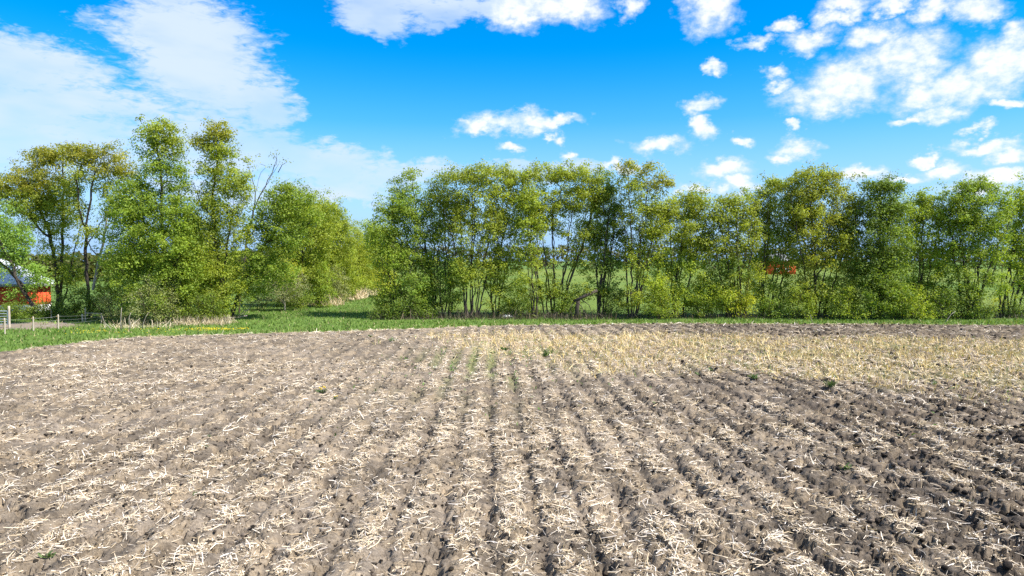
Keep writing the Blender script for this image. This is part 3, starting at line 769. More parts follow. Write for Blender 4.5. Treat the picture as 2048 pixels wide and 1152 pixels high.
# --- hedgerow across the middle and the right
H = [
    ('low spreading tree at the left end of the hedgerow beside the lane', 54, [[(800, 642), (792, 560), (776, 480)], [(797, 600), (830, 540)], [(793, 570), (756, 520)]],
     [(760, 470, 34, 30, .9), (785, 520, 46, 40, 1), (820, 560, 36, 36, 1, 'fresh'), (770, 575, 34, 30, .8, 'lime'), (810, 600, 44, 30, .9, 'dark'), (765, 615, 30, 18, .8, 'green')], 'green', 'olive', .10, 1),
    ('tree with slanting dark trunk and thin pale top near the left end of the hedgerow', 55.5, [[(868, 636), (864, 560), (850, 490), (832, 420), (826, 362)], [(855, 510), (812, 450), (790, 410)], [(866, 580), (880, 500)]],
     [(826, 348, 18, 13, .8, 'lime'), (800, 380, 24, 22, .9, 'green'), (836, 385, 18, 22, .55), (800, 425, 36, 28, .9, 'fresh'), (845, 435, 30, 24, .5), (820, 480, 40, 28, .8), (860, 540, 36, 30, .9), (850, 590, 40, 30, .8)], 'green', 'olive', .13, .95),
    ('narrow upright tree wedged between slanting trunk and triple stemmed tree', 54.5, [[(893, 636), (890, 560), (884, 480), (888, 400)], [(888, 540), (905, 460)]],
     [(886, 362, 30, 18, .9), (876, 400, 26, 28, .8), (905, 420, 22, 26, .6), (880, 470, 28, 30, .5), (900, 545, 30, 34, .9, 'fresh'), (890, 600, 30, 30, .8)], 'olive', 'green', .11, .9),
    ('tree with three thick dark stems close together at its foot', 54, [[(936, 638), (930, 560), (905, 480), (898, 420)], [(944, 638), (942, 560), (948, 470), (950, 390)], [(952, 638), (956, 560), (978, 480), (990, 410)]],
     [(925, 355, 34, 16), (968, 350, 36, 16), (915, 395, 32, 28, .9), (955, 392, 40, 28, .9), (1000, 380, 28, 26, .8), (930, 440, 34, 26, .6), (985, 440, 32, 26, .6), (940, 490, 40, 26, .9), (925, 545, 38, 28, .9, 'green'), (980, 545, 32, 28, .8)], 'olive', 'lime', .13, 1),
    ('tree with two curved dark stems right of the triple stemmed tree', 55, [[(988, 638), (984, 590), (995, 540), (1000, 480)], [(986, 610), (968, 570), (962, 540)], [(998, 500), (1020, 430), (1028, 380)]],
     [(1012, 350, 30, 16), (1030, 385, 26, 26, .8), (1005, 425, 26, 26, .6), (1010, 490, 32, 30, .8), (1000, 560, 36, 30, .8, 'lime'), (1020, 610, 28, 22, .6)], 'olive', 'lime', .12, .95),
    ('thin straight young tree left of the wide vase shaped tree', 53.5, [[(1072, 634), (1066, 580), (1062, 520), (1058, 450)]], [(1055, 400, 24, 40, .9), (1060, 470, 22, 36, .7), (1062, 540, 24, 26, .6)], 'lime', 'olive', .085, .9),
    ('wide vase shaped tree with many dark stems fanning out, left of the ivy column', 55, [[(1105, 636), (1098, 570), (1085, 510), (1066, 460)], [(1108, 636), (1108, 560), (1106, 470), (1104, 400)], [(1112, 636), (1124, 560), (1146, 500), (1162, 440)], [(1118, 580), (1135, 500), (1136, 430)]],
     [(1055, 355, 28, 16), (1100, 348, 38, 16), (1150, 348, 40, 16), (1195, 356, 26, 16), (1065, 400, 32, 30, .9), (1110, 398, 40, 30, .9), (1160, 398, 40, 30, .9), (1198, 400, 24, 32, .8), (1080, 450, 34, 24, .6), (1130, 452, 36, 24, .55), (1180, 455, 28, 26, .7), (1090, 580, 34, 32, .7), (1130, 600, 30, 26, .6)], 'olive', 'lime', .15, 1),
    ('dark ivy clad tree forming a narrow column in the middle of the hedgerow', 54.5, [[(1198, 636), (1200, 580), (1206, 500), (1215, 420)], [(1201, 570), (1222, 500), (1232, 430)]],
     [(1212, 385, 20, 26, 1.3), (1228, 430, 18, 40, 1.6), (1238, 490, 17, 36, 1.6), (1205, 470, 24, 36, 1.0), (1200, 530, 28, 30, 1.1), (1215, 565, 32, 24, 1.0)], 'dark', 'green', .15, 1.1),
    ('tallest tree of the hedgerow with slim dark stems and bronze top', 53.5, [[(1262, 640), (1264, 560), (1262, 470), (1258, 390), (1254, 345)], [(1268, 640), (1274, 540), (1284, 450), (1296, 370)], [(1266, 590), (1300, 500), (1325, 440)], [(1263, 500), (1244, 440)]],
     [(1252, 335, 20, 14, 1, 'bronze'), (1296, 338, 28, 14, 1, 'bronze'), (1262, 370, 28, 18, .9), (1310, 370, 30, 20, .9, 'bronze'), (1338, 362, 10, 10, .8, 'bronze'), (1280, 410, 34, 26, .7), (1325, 420, 26, 26, .8), (1255, 440, 20, 22, .4), (1300, 470, 30, 26, .6), (1270, 520, 30, 22, .5), (1290, 570, 44, 30, .8, 'lime'), (1265, 605, 34, 22, .6)], 'olive', 'lime', .14, 1),
    ('round headed tree right of the tallest hedgerow tree', 54.5, [[(1345, 640), (1350, 570), (1362, 490), (1372, 430)], [(1352, 560), (1320, 520), (1300, 490)], [(1356, 540), (1395, 490)]],
     [(1376, 398, 28, 18), (1350, 425, 30, 24), (1395, 430, 26, 28), (1365, 470, 46, 30, .95), (1405, 475, 20, 30, .9), (1340, 520, 40, 30, .9, 'green'), (1385, 530, 40, 30, .9, 'lime'), (1320, 580, 44, 32, .9, 'lime'), (1375, 595, 46, 30, 1, 'lime')], 'olive', 'lime', .14, 1),
    ('square topped tree just right of the gap in the hedgerow skyline', 54, [[(1482, 640), (1476, 560), (1468, 490), (1464, 430)], [(1478, 580), (1486, 500), (1490, 440)], [(1470, 520), (1440, 470)]],
     [(1445, 398, 22, 16), (1475, 400, 24, 16), (1452, 435, 30, 28), (1490, 440, 26, 28), (1440, 475, 24, 20, .8), (1480, 485, 34, 28, .7), (1450, 540, 38, 30, 1, 'dark'), (1490, 545, 40, 34, .9), (1430, 590, 36, 28, .9, 'lime'), (1475, 600, 36, 28, .8, 'yellow')], 'olive', 'lime', .13, 1),
    ('twin trunked tree just left of the broad domed tree', 55, [[(1524, 640), (1528, 570), (1538, 490), (1540, 420)], [(1560, 640), (1562, 570), (1560, 490), (1575, 420)], [(1540, 640), (1530, 600)]],
     [(1538, 375, 22, 18), (1570, 372, 26, 16), (1530, 415, 28, 30), (1575, 415, 34, 30), (1525, 465, 24, 28, .8), (1565, 470, 36, 30, .8), (1530, 525, 30, 26, .8), (1570, 535, 30, 24, .7), (1530, 590, 34, 32, .9, 'lime'), (1580, 600, 34, 28, .9)], 'olive', 'green', .13, 1),
    ('broad domed tree, highest of the right half of the hedgerow', 54, [[(1632, 640), (1628, 560), (1626, 510), (1615, 440), (1612, 390)], [(1628, 530), (1650, 470), (1660, 410)], [(1630, 560), (1668, 500), (1695, 450)], [(1628, 520), (1598, 470)]],
     [(1615, 356, 28, 16), (1660, 352, 26, 16), (1590, 390, 30, 24), (1635, 388, 40, 26), (1685, 388, 30, 26), (1605, 430, 40, 28), (1660, 432, 44, 28), (1705, 430, 22, 30), (1620, 475, 44, 26, .75), (1680, 478, 40, 28, .8), (1640, 525, 46, 26, .7), (1690, 530, 34, 30, .8), (1610, 580, 38, 32, .8), (1660, 595, 50, 32, 1, 'lime')], 'olive', 'bronze', .16, 1),
    ('dense dark green tree with full foliage down to the ground', 53, [[(1756, 642), (1758, 560), (1760, 470), (1762, 400)], [(1758, 560), (1735, 490)], [(1759, 540), (1785, 470)]],
     [(1750, 370, 26, 15), (1780, 372, 24, 14), (1740, 405, 28, 26), (1782, 408, 32, 28), (1760, 445, 46, 30, 1.1), (1740, 495, 40, 34, 1.1), (1785, 500, 34, 36, 1.1), (1750, 550, 48, 36, 1.1), (1740, 600, 48, 34, 1.1, 'green'), (1790, 600, 34, 34, 1.1, 'green')], 'dark', 'green', .15, 1.15),
    ('lower lime green tree between the dense dark tree and broad end tree', 54.5, [[(1842, 642), (1844, 560), (1846, 480), (1846, 420)], [(1843, 580), (1822, 500)]],
     [(1845, 398, 20, 14), (1830, 428, 28, 22), (1862, 432, 24, 24), (1845, 470, 40, 30), (1830, 520, 38, 34), (1870, 525, 30, 34), (1845, 570, 46, 32, 1, 'lime'), (1825, 608, 44, 28, 1.1, 'lime'), (1870, 610, 34, 26, 1, 'lime')], 'lime', 'green', .12, 1.1),
    ('broad round tree with several dark trunks near the right edge', 53.5, [[(1940, 640), (1938, 570), (1930, 500), (1925, 430)], [(1950, 640), (1958, 560), (1962, 480), (1965, 410)], [(1945, 610), (1985, 540), (2000, 480)]],
     [(1935, 374, 28, 13), (1970, 372, 28, 13), (1912, 398, 26, 22), (1955, 402, 40, 22), (1998, 396, 22, 20), (1920, 440, 34, 28, .9), (1970, 445, 42, 28, .9), (2008, 440, 16, 26, .8), (1905, 485, 26, 30), (1950, 495, 40, 28, .75), (1995, 500, 24, 30, .8), (1925, 550, 40, 30, .9), (1975, 560, 34, 28, .7), (1930, 605, 40, 28, 1, 'dark')], 'green', 'lime', .15, 1),
    ('tree leaning right out of the picture at the right edge', 54.5, [[(2003, 640), (2010, 570), (2024, 510), (2050, 450)], [(2008, 600), (2040, 550), (2075, 520)]],
     [(2050, 420, 40, 30), (2030, 480, 34, 32), (2075, 470, 40, 50), (2040, 535, 40, 30, .8), (2080, 560, 36, 40, .8), (2090, 390, 50, 30)], 'lime', 'green', .14, 1),
]
hr = np.random.default_rng(321)
for (lab, d, st, lb, tn, t2, tr, dn) in H:
    bx, by = st[0][0]; L0 = min(q[0] - q[2] for q in lb); L1 = max(q[0] + q[2] for q in lb); top = min(q[1] for q in lb)
    st = [list(q) for q in st]; lb = [(*q[:4], (q[4] if len(q) > 4 else 1.0) * (1.2 if q[1] < 480 else 0.62 if 860 < q[0] < 1320 else 0.8), *q[5:]) for q in lb]
    for i in range(6):                                                # thin stems fanning up from near the ground
        tx = L0 + (L1 - L0) * (i + 0.5 + hr.normal(0, .2)) / 6; b2 = bx + (tx - bx) * 0.22 + hr.normal(0, 5); ty = top + hr.uniform(20, 90)
        st.append([(b2, by - hr.uniform(0, 3)), (b2 + (tx - b2) * 0.22, by - 70), (b2 + (tx - b2) * 0.6, by - 150), (tx, ty)])
    if lab.startswith('low spreading'): L0 += 30
    for (fy, fd) in ((420, .4), (465, .45), (515, .3), (580, .18)):   # thinner foliage between the main masses
        for fx in (0.27, 0.73): lb.append((L0 + (L1 - L0) * fx + hr.normal(0, 6), fy + hr.normal(0, 10), (L1 - L0) * 0.25, 26, fd))
    plant('hedgerow_tree', lab, 'tree', d, st, lb, tn, HR, tones2=t2, trunk=tr, dens=dn * 0.82, rmin=0.009)

# --- shrubs
SG = 'shrubs along the hedgerow foot'


def shrub(label, d, px, base, w, h, tone, group=None, dens=1.0, per=36, size=0.062, name='shrub', bark='bark', n=7, spread=0.22, tip=0.010, t2=None):
    r = np.random.default_rng(int(px * 7 + base)); st = []
    for i in range(n):
        t = (i + 0.5) / n * 2 - 1; st.append([(px + t * w * 0.22, base), (px + t * w * 0.5 + r.normal(0, 3), base - h * 0.45), (px + t * w * 0.8 + r.normal(0, 5), base - h * (0.88 - 0.25 * t * t))])
    lb = [(px, base - h * 0.62, w * 0.72, h * 0.38), (px - w * 0.5, base - h * 0.42, w * 0.5, h * 0.34), (px + w * 0.5, base - h * 0.42, w * 0.5, h * 0.34), (px, base - h * 0.22, w * 0.9, h * 0.24), (px + r.normal(0, w * .3), base - h * 0.85, w * 0.35, h * 0.2)]
    return plant(name, label, 'shrub', d, st, lb, tone, group, dens=dens, per=per, spread=spread, size=size, trunk=0.028, bark=bark, step=0.4, tip=tip, rmin=0.006, tones2=t2, wood='stems', foliage='foliage')


for a in [
    ('grey green twiggy shrub, the large one beside the dry stalks', 48, 300, 652, 58, 92, 'grey', None, .75, 26, .052),
    ('grey twiggy shrub at the right end of the fence', 49.5, 228, 652, 36, 70, 'grey', None, .6, 24, .05),
    ('grey green bush at the foot of the tallest tree', 50, 352, 644, 36, 100, 'grey', None, .6, 26, .05),
    ('dark green bush at the foot of the narrow topped tree', 49.5, 410, 642, 46, 60, 'dark', None, .9, 36, .06),
    ('dark clipped looking bush below the red barn wall at the left edge', 53, 22, 636, 46, 30, 'dark', 'dark bushes behind the fence', 1.2, 40, .06),
    ('dark bush behind the fence below the right end of the red wall', 53, 92, 637, 44, 34, 'dark', 'dark bushes behind the fence', 1.2, 40, .06),
    ('dark bush behind the fence below the slender forked tree', 52.5, 160, 638, 44, 62, 'dark', 'dark bushes behind the fence', 1.1, 40, .06),
    ('olive bush in shade between the forked tree and the tallest tree', 54, 232, 628, 52, 84, 'olive', None, 1.0, 40, .068),
    ('grey brown bush left of the small pale young tree', 62, 520, 616, 32, 56, 'grey', None, .8, 30, .055),
    ('dark low bush behind the small pale young tree', 63, 585, 616, 42, 40, 'dark', None, 1.0, 36, .06),
    ('rounded green bush on the lane right of the young tree', 66, 640, 612, 36, 84, 'green', None, 1.0, 36, .068),
    ('pale green bush on the lane before the dry reeds', 72, 676, 606, 26, 70, 'grey', None, .9, 34, .068),
    ('small green bush at the lane end above the dry reeds', 92, 725, 586, 26, 40, 'green', None, 1, 20, .1),
    ('yellow green bush beside the far end of the lane', 84, 770, 596, 32, 60, 'yellow', None, .9, 20, .09)]:
    shrub(*a, t2='olive')
for a in [
    ('low dark bush trailing left at the hedgerow end by the lane', 53, 775, 643, 36, 40, 'dark'), ('low bush under the slanting dark trunk', 53.6, 846, 642, 36, 46, 'green'),
    ('low bush right of the triple stemmed tree foot', 54.2, 1020, 638, 30, 40, 'olive'), ('low bush left of the vase shaped tree foot', 54, 1058, 636, 22, 46, 'lime'),
    ('low bush at the foot of the vase shaped tree', 54.3, 1130, 636, 30, 60, 'green'), ('dark low bush at the foot of the ivy column', 54, 1225, 638, 26, 54, 'dark'),
    ('lime bush under the round headed tree', 53, 1325, 640, 36, 62, 'lime'), ('lime bush filling the gap left of the square topped tree', 54, 1405, 640, 36, 74, 'lime'),
    ('yellow green bush at the foot of the square topped tree', 56.5, 1460, 640, 40, 70, 'yellow'), ('green bush at the foot of the twin trunked tree', 53.5, 1546, 640, 34, 56, 'green'),
    ('lime bush left of the broad domed tree foot', 53, 1600, 640, 34, 70, 'lime'), ('wide lime bush right of the broad domed tree foot', 52.6, 1690, 643, 44, 78, 'lime'),
    ('bright lime bush at the foot of the lower lime tree', 52.6, 1815, 645, 50, 76, 'lime'), ('green bush left of the broad end tree', 52.8, 1888, 642, 34, 66, 'green'),
    ('dark low bush under the broad end tree', 53, 1950, 641, 40, 44, 'dark'), ('lime bush in the gap left of the leaning edge tree', 57, 1998, 636, 26, 46, 'yellow'),
    ('dark bush at the foot of the leaning edge tree', 54, 2035, 640, 30, 36, 'dark')]:
    shrub(*a, group=SG, dens=0.75, t2='dark')


# brown brush and dead stems under the hedgerow, dry reeds: uncountable dry matter
def dry_stuff(name, label, cat, areas, seed, pal, hmin, hmax, lean=0.5, w=0.02):
    rng = np.random.default_rng(seed); PX, PY = [], []
    for (x0, x1, y0, y1, n) in areas: PX.append(rng.uniform(x0, x1, n)); PY.append(rng.uniform(y0, y1, n))
    X, Y = np.concatenate(PX), np.concatenate(PY); n = len(X); L = hmin + (hmax - hmin) * rng.random(n) ** 1.5
    tilt = np.clip(rng.normal(1.1, lean, n), 0.05, 1.55)
    V, F = strips(np.stack([X, Y, np.sin(tilt) * L * 0.48], -1), rng.random(n) * 6.28, L, w * (0.6 + 0.8 * rng.random(n)), tilt, rng.normal(0, 0.12, n) * L, rng.random(n) * 3)
    c = np.array(pal)[rng.integers(0, len(pal), n)] * (0.75 + 0.5 * rng.random((n, 1)))
    return tag(obj(name, make_mesh(name, V, F, np.repeat(c, 6, 0)), M['straw']), label, cat, kind='stuff')


dry_stuff('brushwood', 'brown dead brush and leaf litter under the hedgerow', 'brushwood', [(-11, 8, 52.2, 56.5, 5200), (8, 42, 52.8, 56.5, 4200)], 31,
          [(0.13, 0.10, 0.065), (0.2, 0.155, 0.10), (0.08, 0.065, 0.045), (0.06, 0.09, 0.025)], 0.15, 0.85, 0.55, 0.025)


def around(px, py, rx, ry, n):
    g = G(px, py); return (g[0] - rx, g[0] + rx, g[1] - ry, g[1] + ry, n)


dry_stuff('dry_weeds', 'tan dead weeds at the foot of the left grove', 'dry weeds', [around(415, 648, 1.7, 0.9, 700), around(375, 650, .9, .8, 200), around(290, 655, 2.0, 1.0, 160), around(240, 655, 1.2, .8, 90)], 32,
          [(0.55, 0.44, 0.29), (0.66, 0.56, 0.40), (0.42, 0.33, 0.2)], 0.2, 0.75, 0.5, 0.025)
dry_stuff('dry_reeds', 'pale dry reeds at the far end of the lane', 'reeds', [around(700, 597, 1.9, 3.5, 900), around(640, 611, 2.2, 1.2, 260), around(735, 590, 1.4, 3, 200)], 33,
          [(0.62, 0.48, 0.3), (0.72, 0.6, 0.42), (0.5, 0.38, 0.22)], 0.5, 1.5, 0.3, 0.05)


# a few single dead stalks that stand out
def dead_stalk(px, py, pts, r, label):
    g = G(px, py); root = [(0, 0, -0.05)]; 
    for (dx, dz) in pts: root.append((dx, 0.05 * dx, dz))
    V, Fs = path_tube(root, np.linspace(r, r * 0.4, len(root)), 6)
    o = obj('dead_stalk', make_mesh('dead_stalk', V, Fs, smooth=True), M['bark_pale'], loc=g)
    return tag(o, label, 'stalk', 'pale dead stalks')


dead_stalk(243, 661, [(-.04, .5), (0, 1.1), (.05, 1.5)], .035, 'upright pale dead stalk, leftmost in front of the grey shrubs')
dead_stalk(259, 662, [(.05, .4), (.0, .9), (.12, 1.2)], .03, 'upright pale dead stalk in the middle of the dry stalks')
dead_stalk(282, 660, [(.15, .4), (.32, .85), (.5, 1.15)], .03, 'pale dead stalk leaning right before the large grey shrub')
dead_stalk(225, 660, [(-.2, .2), (-.5, .5), (-.65, .95)], .03, 'pale curved dead stalk bending left by the fence end')
dead_stalk(1890, 645, [(.2, .25), (.45, .6), (.8, .85)], .03, 'pale arched twig on the grass in front of the lime bush')
dead_stalk(1625, 646, [(-.1, .3), (-.15, .6)], .025, 'short pale stalk standing on the grass strip')


# fallen branch and broken trunk
def limbs(name, label, cat, d, px, py, paths, mat):
    g = G(px, py); root = empty(name, g, label, cat)
    for i, (pts, r0, r1, nm) in enumerate(paths):
        P = np.array([W(a, b, d + dd) for a, b, dd in pts]) - g
        if len(P) == 2: P = np.array([P[0], P[0] * .5 + P[1] * .5, P[1]])
        V, Fs = path_tube(P, np.linspace(r0, r1, len(P)), 7); obj(nm, make_mesh(nm, V, Fs, smooth=True), M[mat], root)
    return root


limbs('fallen_branch', 'pale fallen branch lying on the lane grass below the leaning tree', 'branch', G(470, 640)[1], 470, 640,
      [([(450, 637, 0), (475, 635, .1), (494, 631, .2)], .07, .05, 'limb'), ([(478, 634, .1), (488, 622, 0), (498, 619, -.1)], .035, .015, 'twig'), ([(485, 632, .1), (495, 620, .3), (501, 613, .5)], .03, .012, 'twig'), ([(470, 636, .1), (487, 626, -.3)], .028, .012, 'twig')], 'bark_pale')
limbs('broken_trunk', 'dark snapped trunk with its top bent over to the ground beside the ivy column', 'dead tree', 53.2, 1153, 636,
      [([(1153, 642, 0), (1154, 618, 0), (1157, 600, 0)], .17, .15, 'stump'), ([(1148, 602, -.2), (1170, 592, 0), (1194, 581, .3)], .11, .13, 'limb'), ([(1150, 601, -.1), (1163, 612, -.5), (1172, 634, -.7)], .04, .02, 'twig'), ([(1160, 597, 0), (1178, 610, .4), (1186, 632, .7)], .035, .018, 'twig'), ([(1150, 600, 0), (1143, 612, -.3), (1141, 628, -.5)], .03, .012, 'twig')], 'bark')


# far woods on the skyline: one mass
def far_wood(name, label, segs, seed, tone, n_per):
    rng = np.random.default_rng(seed); Vs, Cs = [], []
    for (x0, y0, x1, y1, hmin, hmax) in segs:
        L = math.hypot(x1 - x0, y1 - y0); n = int(L * n_per); t = rng.random(n)
        hh = hmin + (hmax - hmin) * fbm(t * L / 14, t * 0, 4, seed); z = hh * rng.random(n) ** 0.7
        P = np.stack([x0 + (x1 - x0) * t, y0 + (y1 - y0) * t + rng.normal(0, 2.5, n), z], -1) + rng.normal(0, 0.4, (n, 3))
        Vs.append(P); Cs.append(np.array(tone) * (0.6 + 0.8 * rng.random((n, 1))) * (0.8 + 0.5 * fbm(t * L / 9, t * 0 + 2, 2, seed + 1))[:, None])
    C, T = np.concatenate(Vs), np.concatenate(Cs)
    v, f, c = leaves(C, rng, 1.6, 0.4, 0.75, T)
    tag(obj(name, make_mesh(name, v, f, c), M['leaf']), label, 'woods', kind='stuff')


far_wood('far_woods', 'low olive line of woods on the far side of the green field', [(-70, 335, 330, 335, 7.5, 12.5), (-90, 320, -50, 335, 8, 12)], 3, (0.13, 0.125, 0.05), 34)
far_wood('distant_woods', 'olive line of woods on the skyline behind the left grove', [(-150, 150, -66, 150, 4.6, 6.6), (-70, 160, -30, 130, 5, 8)], 4, (0.12, 0.13, 0.04), 40)


# ------------------------------------------------------------------ barns, fence, gate
def barn(name, label, corner, length, depth, eave, ridge, hip, rot, roofmat, base_strip=True):
    """hip roofed shed; corner is its front right corner, long side towards the camera"""
    root = empty(name, (corner[0], corner[1], 0), label, 'barn'); root.rotation_euler = (0, 0, rot)
    boards = []
    nb = int(length / 0.3)
    V, F = boxes([(-length, 0, 0, depth, 0, eave)]); obj('wall', make_mesh('wall', V, F), M['red_wall'], root)
    V, F = boxes([(-length + i * length / nb - 0.02, -length + i * length / nb + 0.02, -0.025, -0.002, 0.75 if base_strip else 0, eave - 0.02) for i in range(1, nb)])
    tag(obj('battens', make_mesh('battens', V, F), M['red_wall'], root), kind='stuff')
    if base_strip:
        V, F = boxes([(-length - .03, .03, -0.04, depth + .03, 0, 0.72)]); obj('base_wall', make_mesh('base_wall', V, F), M['white_trim'], root)
    ov = 0.35; e = eave + 0.02; y0, y1, x0, x1 = -ov, depth + ov, -length - ov, ov; ym = depth / 2
    th = 0.09
    top = np.array([[x0, y0, e], [x1, y0, e], [x1, y1, e], [x0, y1, e], [x0 + hip, ym, ridge], [x1 - hip, ym, ridge]])
    Vr = np.concatenate([top + [0, 0, th], top]); q = [[0, 1, 5, 4], [2, 3, 4, 5]]; tr = [[1, 2, 5], [3, 0, 4]]
    sides = [[6, 7, 1, 0], [7, 8, 2, 1], [8, 9, 3, 2], [9, 6, 0, 3]]
    r = obj('roof', make_mesh('roof', Vr, [np.array(q + sides), np.array(tr)]), M[roofmat], root)
    seams = []
    for x in np.arange(x0 + hip + 0.4, x1 - hip, 0.9): seams.append(([x, y0, e + th + .02], [x, ym, ridge + th + .02]))
    for k in range(1, int(hip / 0.9) + 1):
        f = k * 0.9 / hip
        if f < 1: seams.append(([x1 - k * .9, y0, e + th + .02], [x1 - k * .9, y0 + (ym - y0) * f, e + (ridge - e) * f + th + .02]))
    p0 = np.array([s[0] for s in seams], float); p1 = np.array([s[1] for s in seams], float)
    V, F = tubes(p0, p1, np.full(len(p0), .03), np.full(len(p0), .03), 4); tag(obj('seams', make_mesh('seams', V, F), M[roofmat], r), kind='stuff')
    V, F = boxes([(x0, x1, y0 - 0.03, y0 - 0.005, e - 0.16, e + th - 0.01)]); obj('fascia', make_mesh('fascia', V, F), M['grey_roof'], r)
    for x in (-length * .3, -length * .62):
        V, F = boxes([(x - .5, x + .5, -0.05, -0.03, 1.1, 1.9)]); w = obj('window', make_mesh('window', V, F), M['dark_opening'], root)
        V, F = boxes([(x - .58, x - .5, -.07, -.028, 1.02, 1.98), (x + .5, x + .58, -.07, -.028, 1.02, 1.98), (x - .5, x + .5, -.07, -.028, 1.02, 1.1), (x - .5, x + .5, -.07, -.028, 1.9, 1.98)])
        obj('frame', make_mesh('frame', V, F), M['white_trim'], w)
    return root


c0 = W(108, 568, 60)
barn('barn', 'low red barn with white metal roof behind the fence at the left', (c0[0] - .3, 60), 14, 9.5, 2.45, 5.3, 5.2, 0.60, 'roof_metal')
c1 = W(1592, 530, 215)
barn('barn', 'distant red barn glimpsed through the right half of the hedgerow', (c1[0], 215), 9, 8, 4.4, 6.6, 3.0, 0.0, 'grey_roof', False)


def fence_post(px, top, bot, label, r=0.045, ins=True, lean=0.0, group='wooden fence posts on the left'):
    g = G(px, bot); h = W(px, top, g[1])[2]
    root = empty('fence_post', g, label, 'fence post', group)
    n = 9; z = np.linspace(-0.15, h, n); rr = np.full(n, r) * (1 + 0.06 * np.sin(z * 9 + px)); rr[-1] *= 0.8
    P = np.stack([lean * z, 0 * z, z], -1); V, Fs = path_tube(P, rr, 10); obj('post', make_mesh('post', V, Fs, smooth=True), M['post_wood'], root)
    if ins:
        for f in (0.35, 0.62, 0.88):
            V, Fs = path_tube([(-r * 1.0 + lean * h * f, 0, h * f), (-r * 1.6 + lean * h * f, 0, h * f), (-r * 2.6 + lean * h * f, 0, h * f)], [.014, .024, .02], 8)
            obj('insulator', make_mesh('insulator', V, Fs), M['insulator'], root)
    return g, h


posts = [fence_post(10, 636, 668, 'nearest weathered fence post, at the left edge of the lawn'),
         fence_post(67, 633, 662, 'weathered fence post in front of the dirt yard, second from the left edge'),
         fence_post(117, 629, 658, 'weathered fence post at the right side of the dirt yard')]
p4 = fence_post(203, 626, 646, 'fence post half hidden at the left side of the grey shrubs')
p5 = fence_post(171, 616, 643, 'tallest post of the back fence, before the dark bush')
p6 = fence_post(165, 628, 644, 'short stub post beside the tallest back fence post', 0.06, False)
p7 = fence_post(103, 618, 640, 'back fence post behind the dirt yard')
p8 = fence_post(19, 612, 656, 'tall gate post holding the pale metal gate', 0.075, False)


def wire(a, b, ha, hb, label, r=0.006, sag=0.04, name='fence_wire', mat='wire', group='fence wires'):
    t = np.linspace(0, 1, 9); A = np.array([a[0], a[1], ha]); B = np.array([b[0], b[1], hb]); P = A + (B - A) * t[:, None]; P[:, 2] -= sag * 4 * t * (1 - t)
    V, Fs = path_tube(P - A, r, 5); return tag(obj(name, make_mesh(name, V, Fs), M[mat], loc=A), label, 'fence wire' if name == 'fence_wire' else 'rail', group)


seq = [(posts[0], posts[1], 'from the left edge post to the second post'), (posts[1], posts[2], 'along the front of the dirt yard'), (posts[2], p4, 'from the dirt yard to the grey shrubs')]
for (A, B, s) in seq:
    for f, nm in ((0.35, 'lowest'), (0.62, 'middle'), (0.88, 'top')):
        a, b = A[0], B[0]; wire(a, b, A[1] * f, B[1] * f, nm + ' fence wire ' + s)
wire(p5[0], p4[0], p5[1] * .62, p4[1] * .95, 'pale slanting rail between the back fence post and grey shrubs', .03, 0, 'fence_rail', 'post_wood', None)


def gate():
    g = p8[0]; h0, h1, L = 0.25, 1.15, 3.4
    root = empty('metal_gate', (g[0] - 0.1, g[1], 0), 'pale galvanised tube gate cut off by the left edge', 'gate')
    fr = np.array([(0, 0, h0), (0, 0, h1), (-L, 0, h1), (-L, 0, h0)])
    p0 = fr; p1 = np.roll(fr, -1, 0); V, F = tubes(p0, p1, np.full(4, .03), np.full(4, .03), 8); obj('frame', make_mesh('frame', V, F, smooth=True), M['galvanised'], root)
    for i in range(1, 5):
        z = h0 + (h1 - h0) * i / 5; V, F = tubes(np.array([[0, 0, z]]), np.array([[-L, 0, z]]), [.02], [.02], 8); obj('bar', make_mesh('bar', V, F, smooth=True), M['galvanised'], root)
    V, F = tubes(np.array([[-L * .5, -.03, h0]]), np.array([[-L * .5, -.03, h1]]), [.022], [.022], 8); obj('brace', make_mesh('brace', V, F, smooth=True), M['galvanised'], root)
    for z in (h0 + .1, h1 - .1):
        V, F = boxes([(-.02, .08, -.02, .02, z - .03, z + .03)]); obj('hinge', make_mesh('hinge', V, F), M['galvanised'], root)


gate()


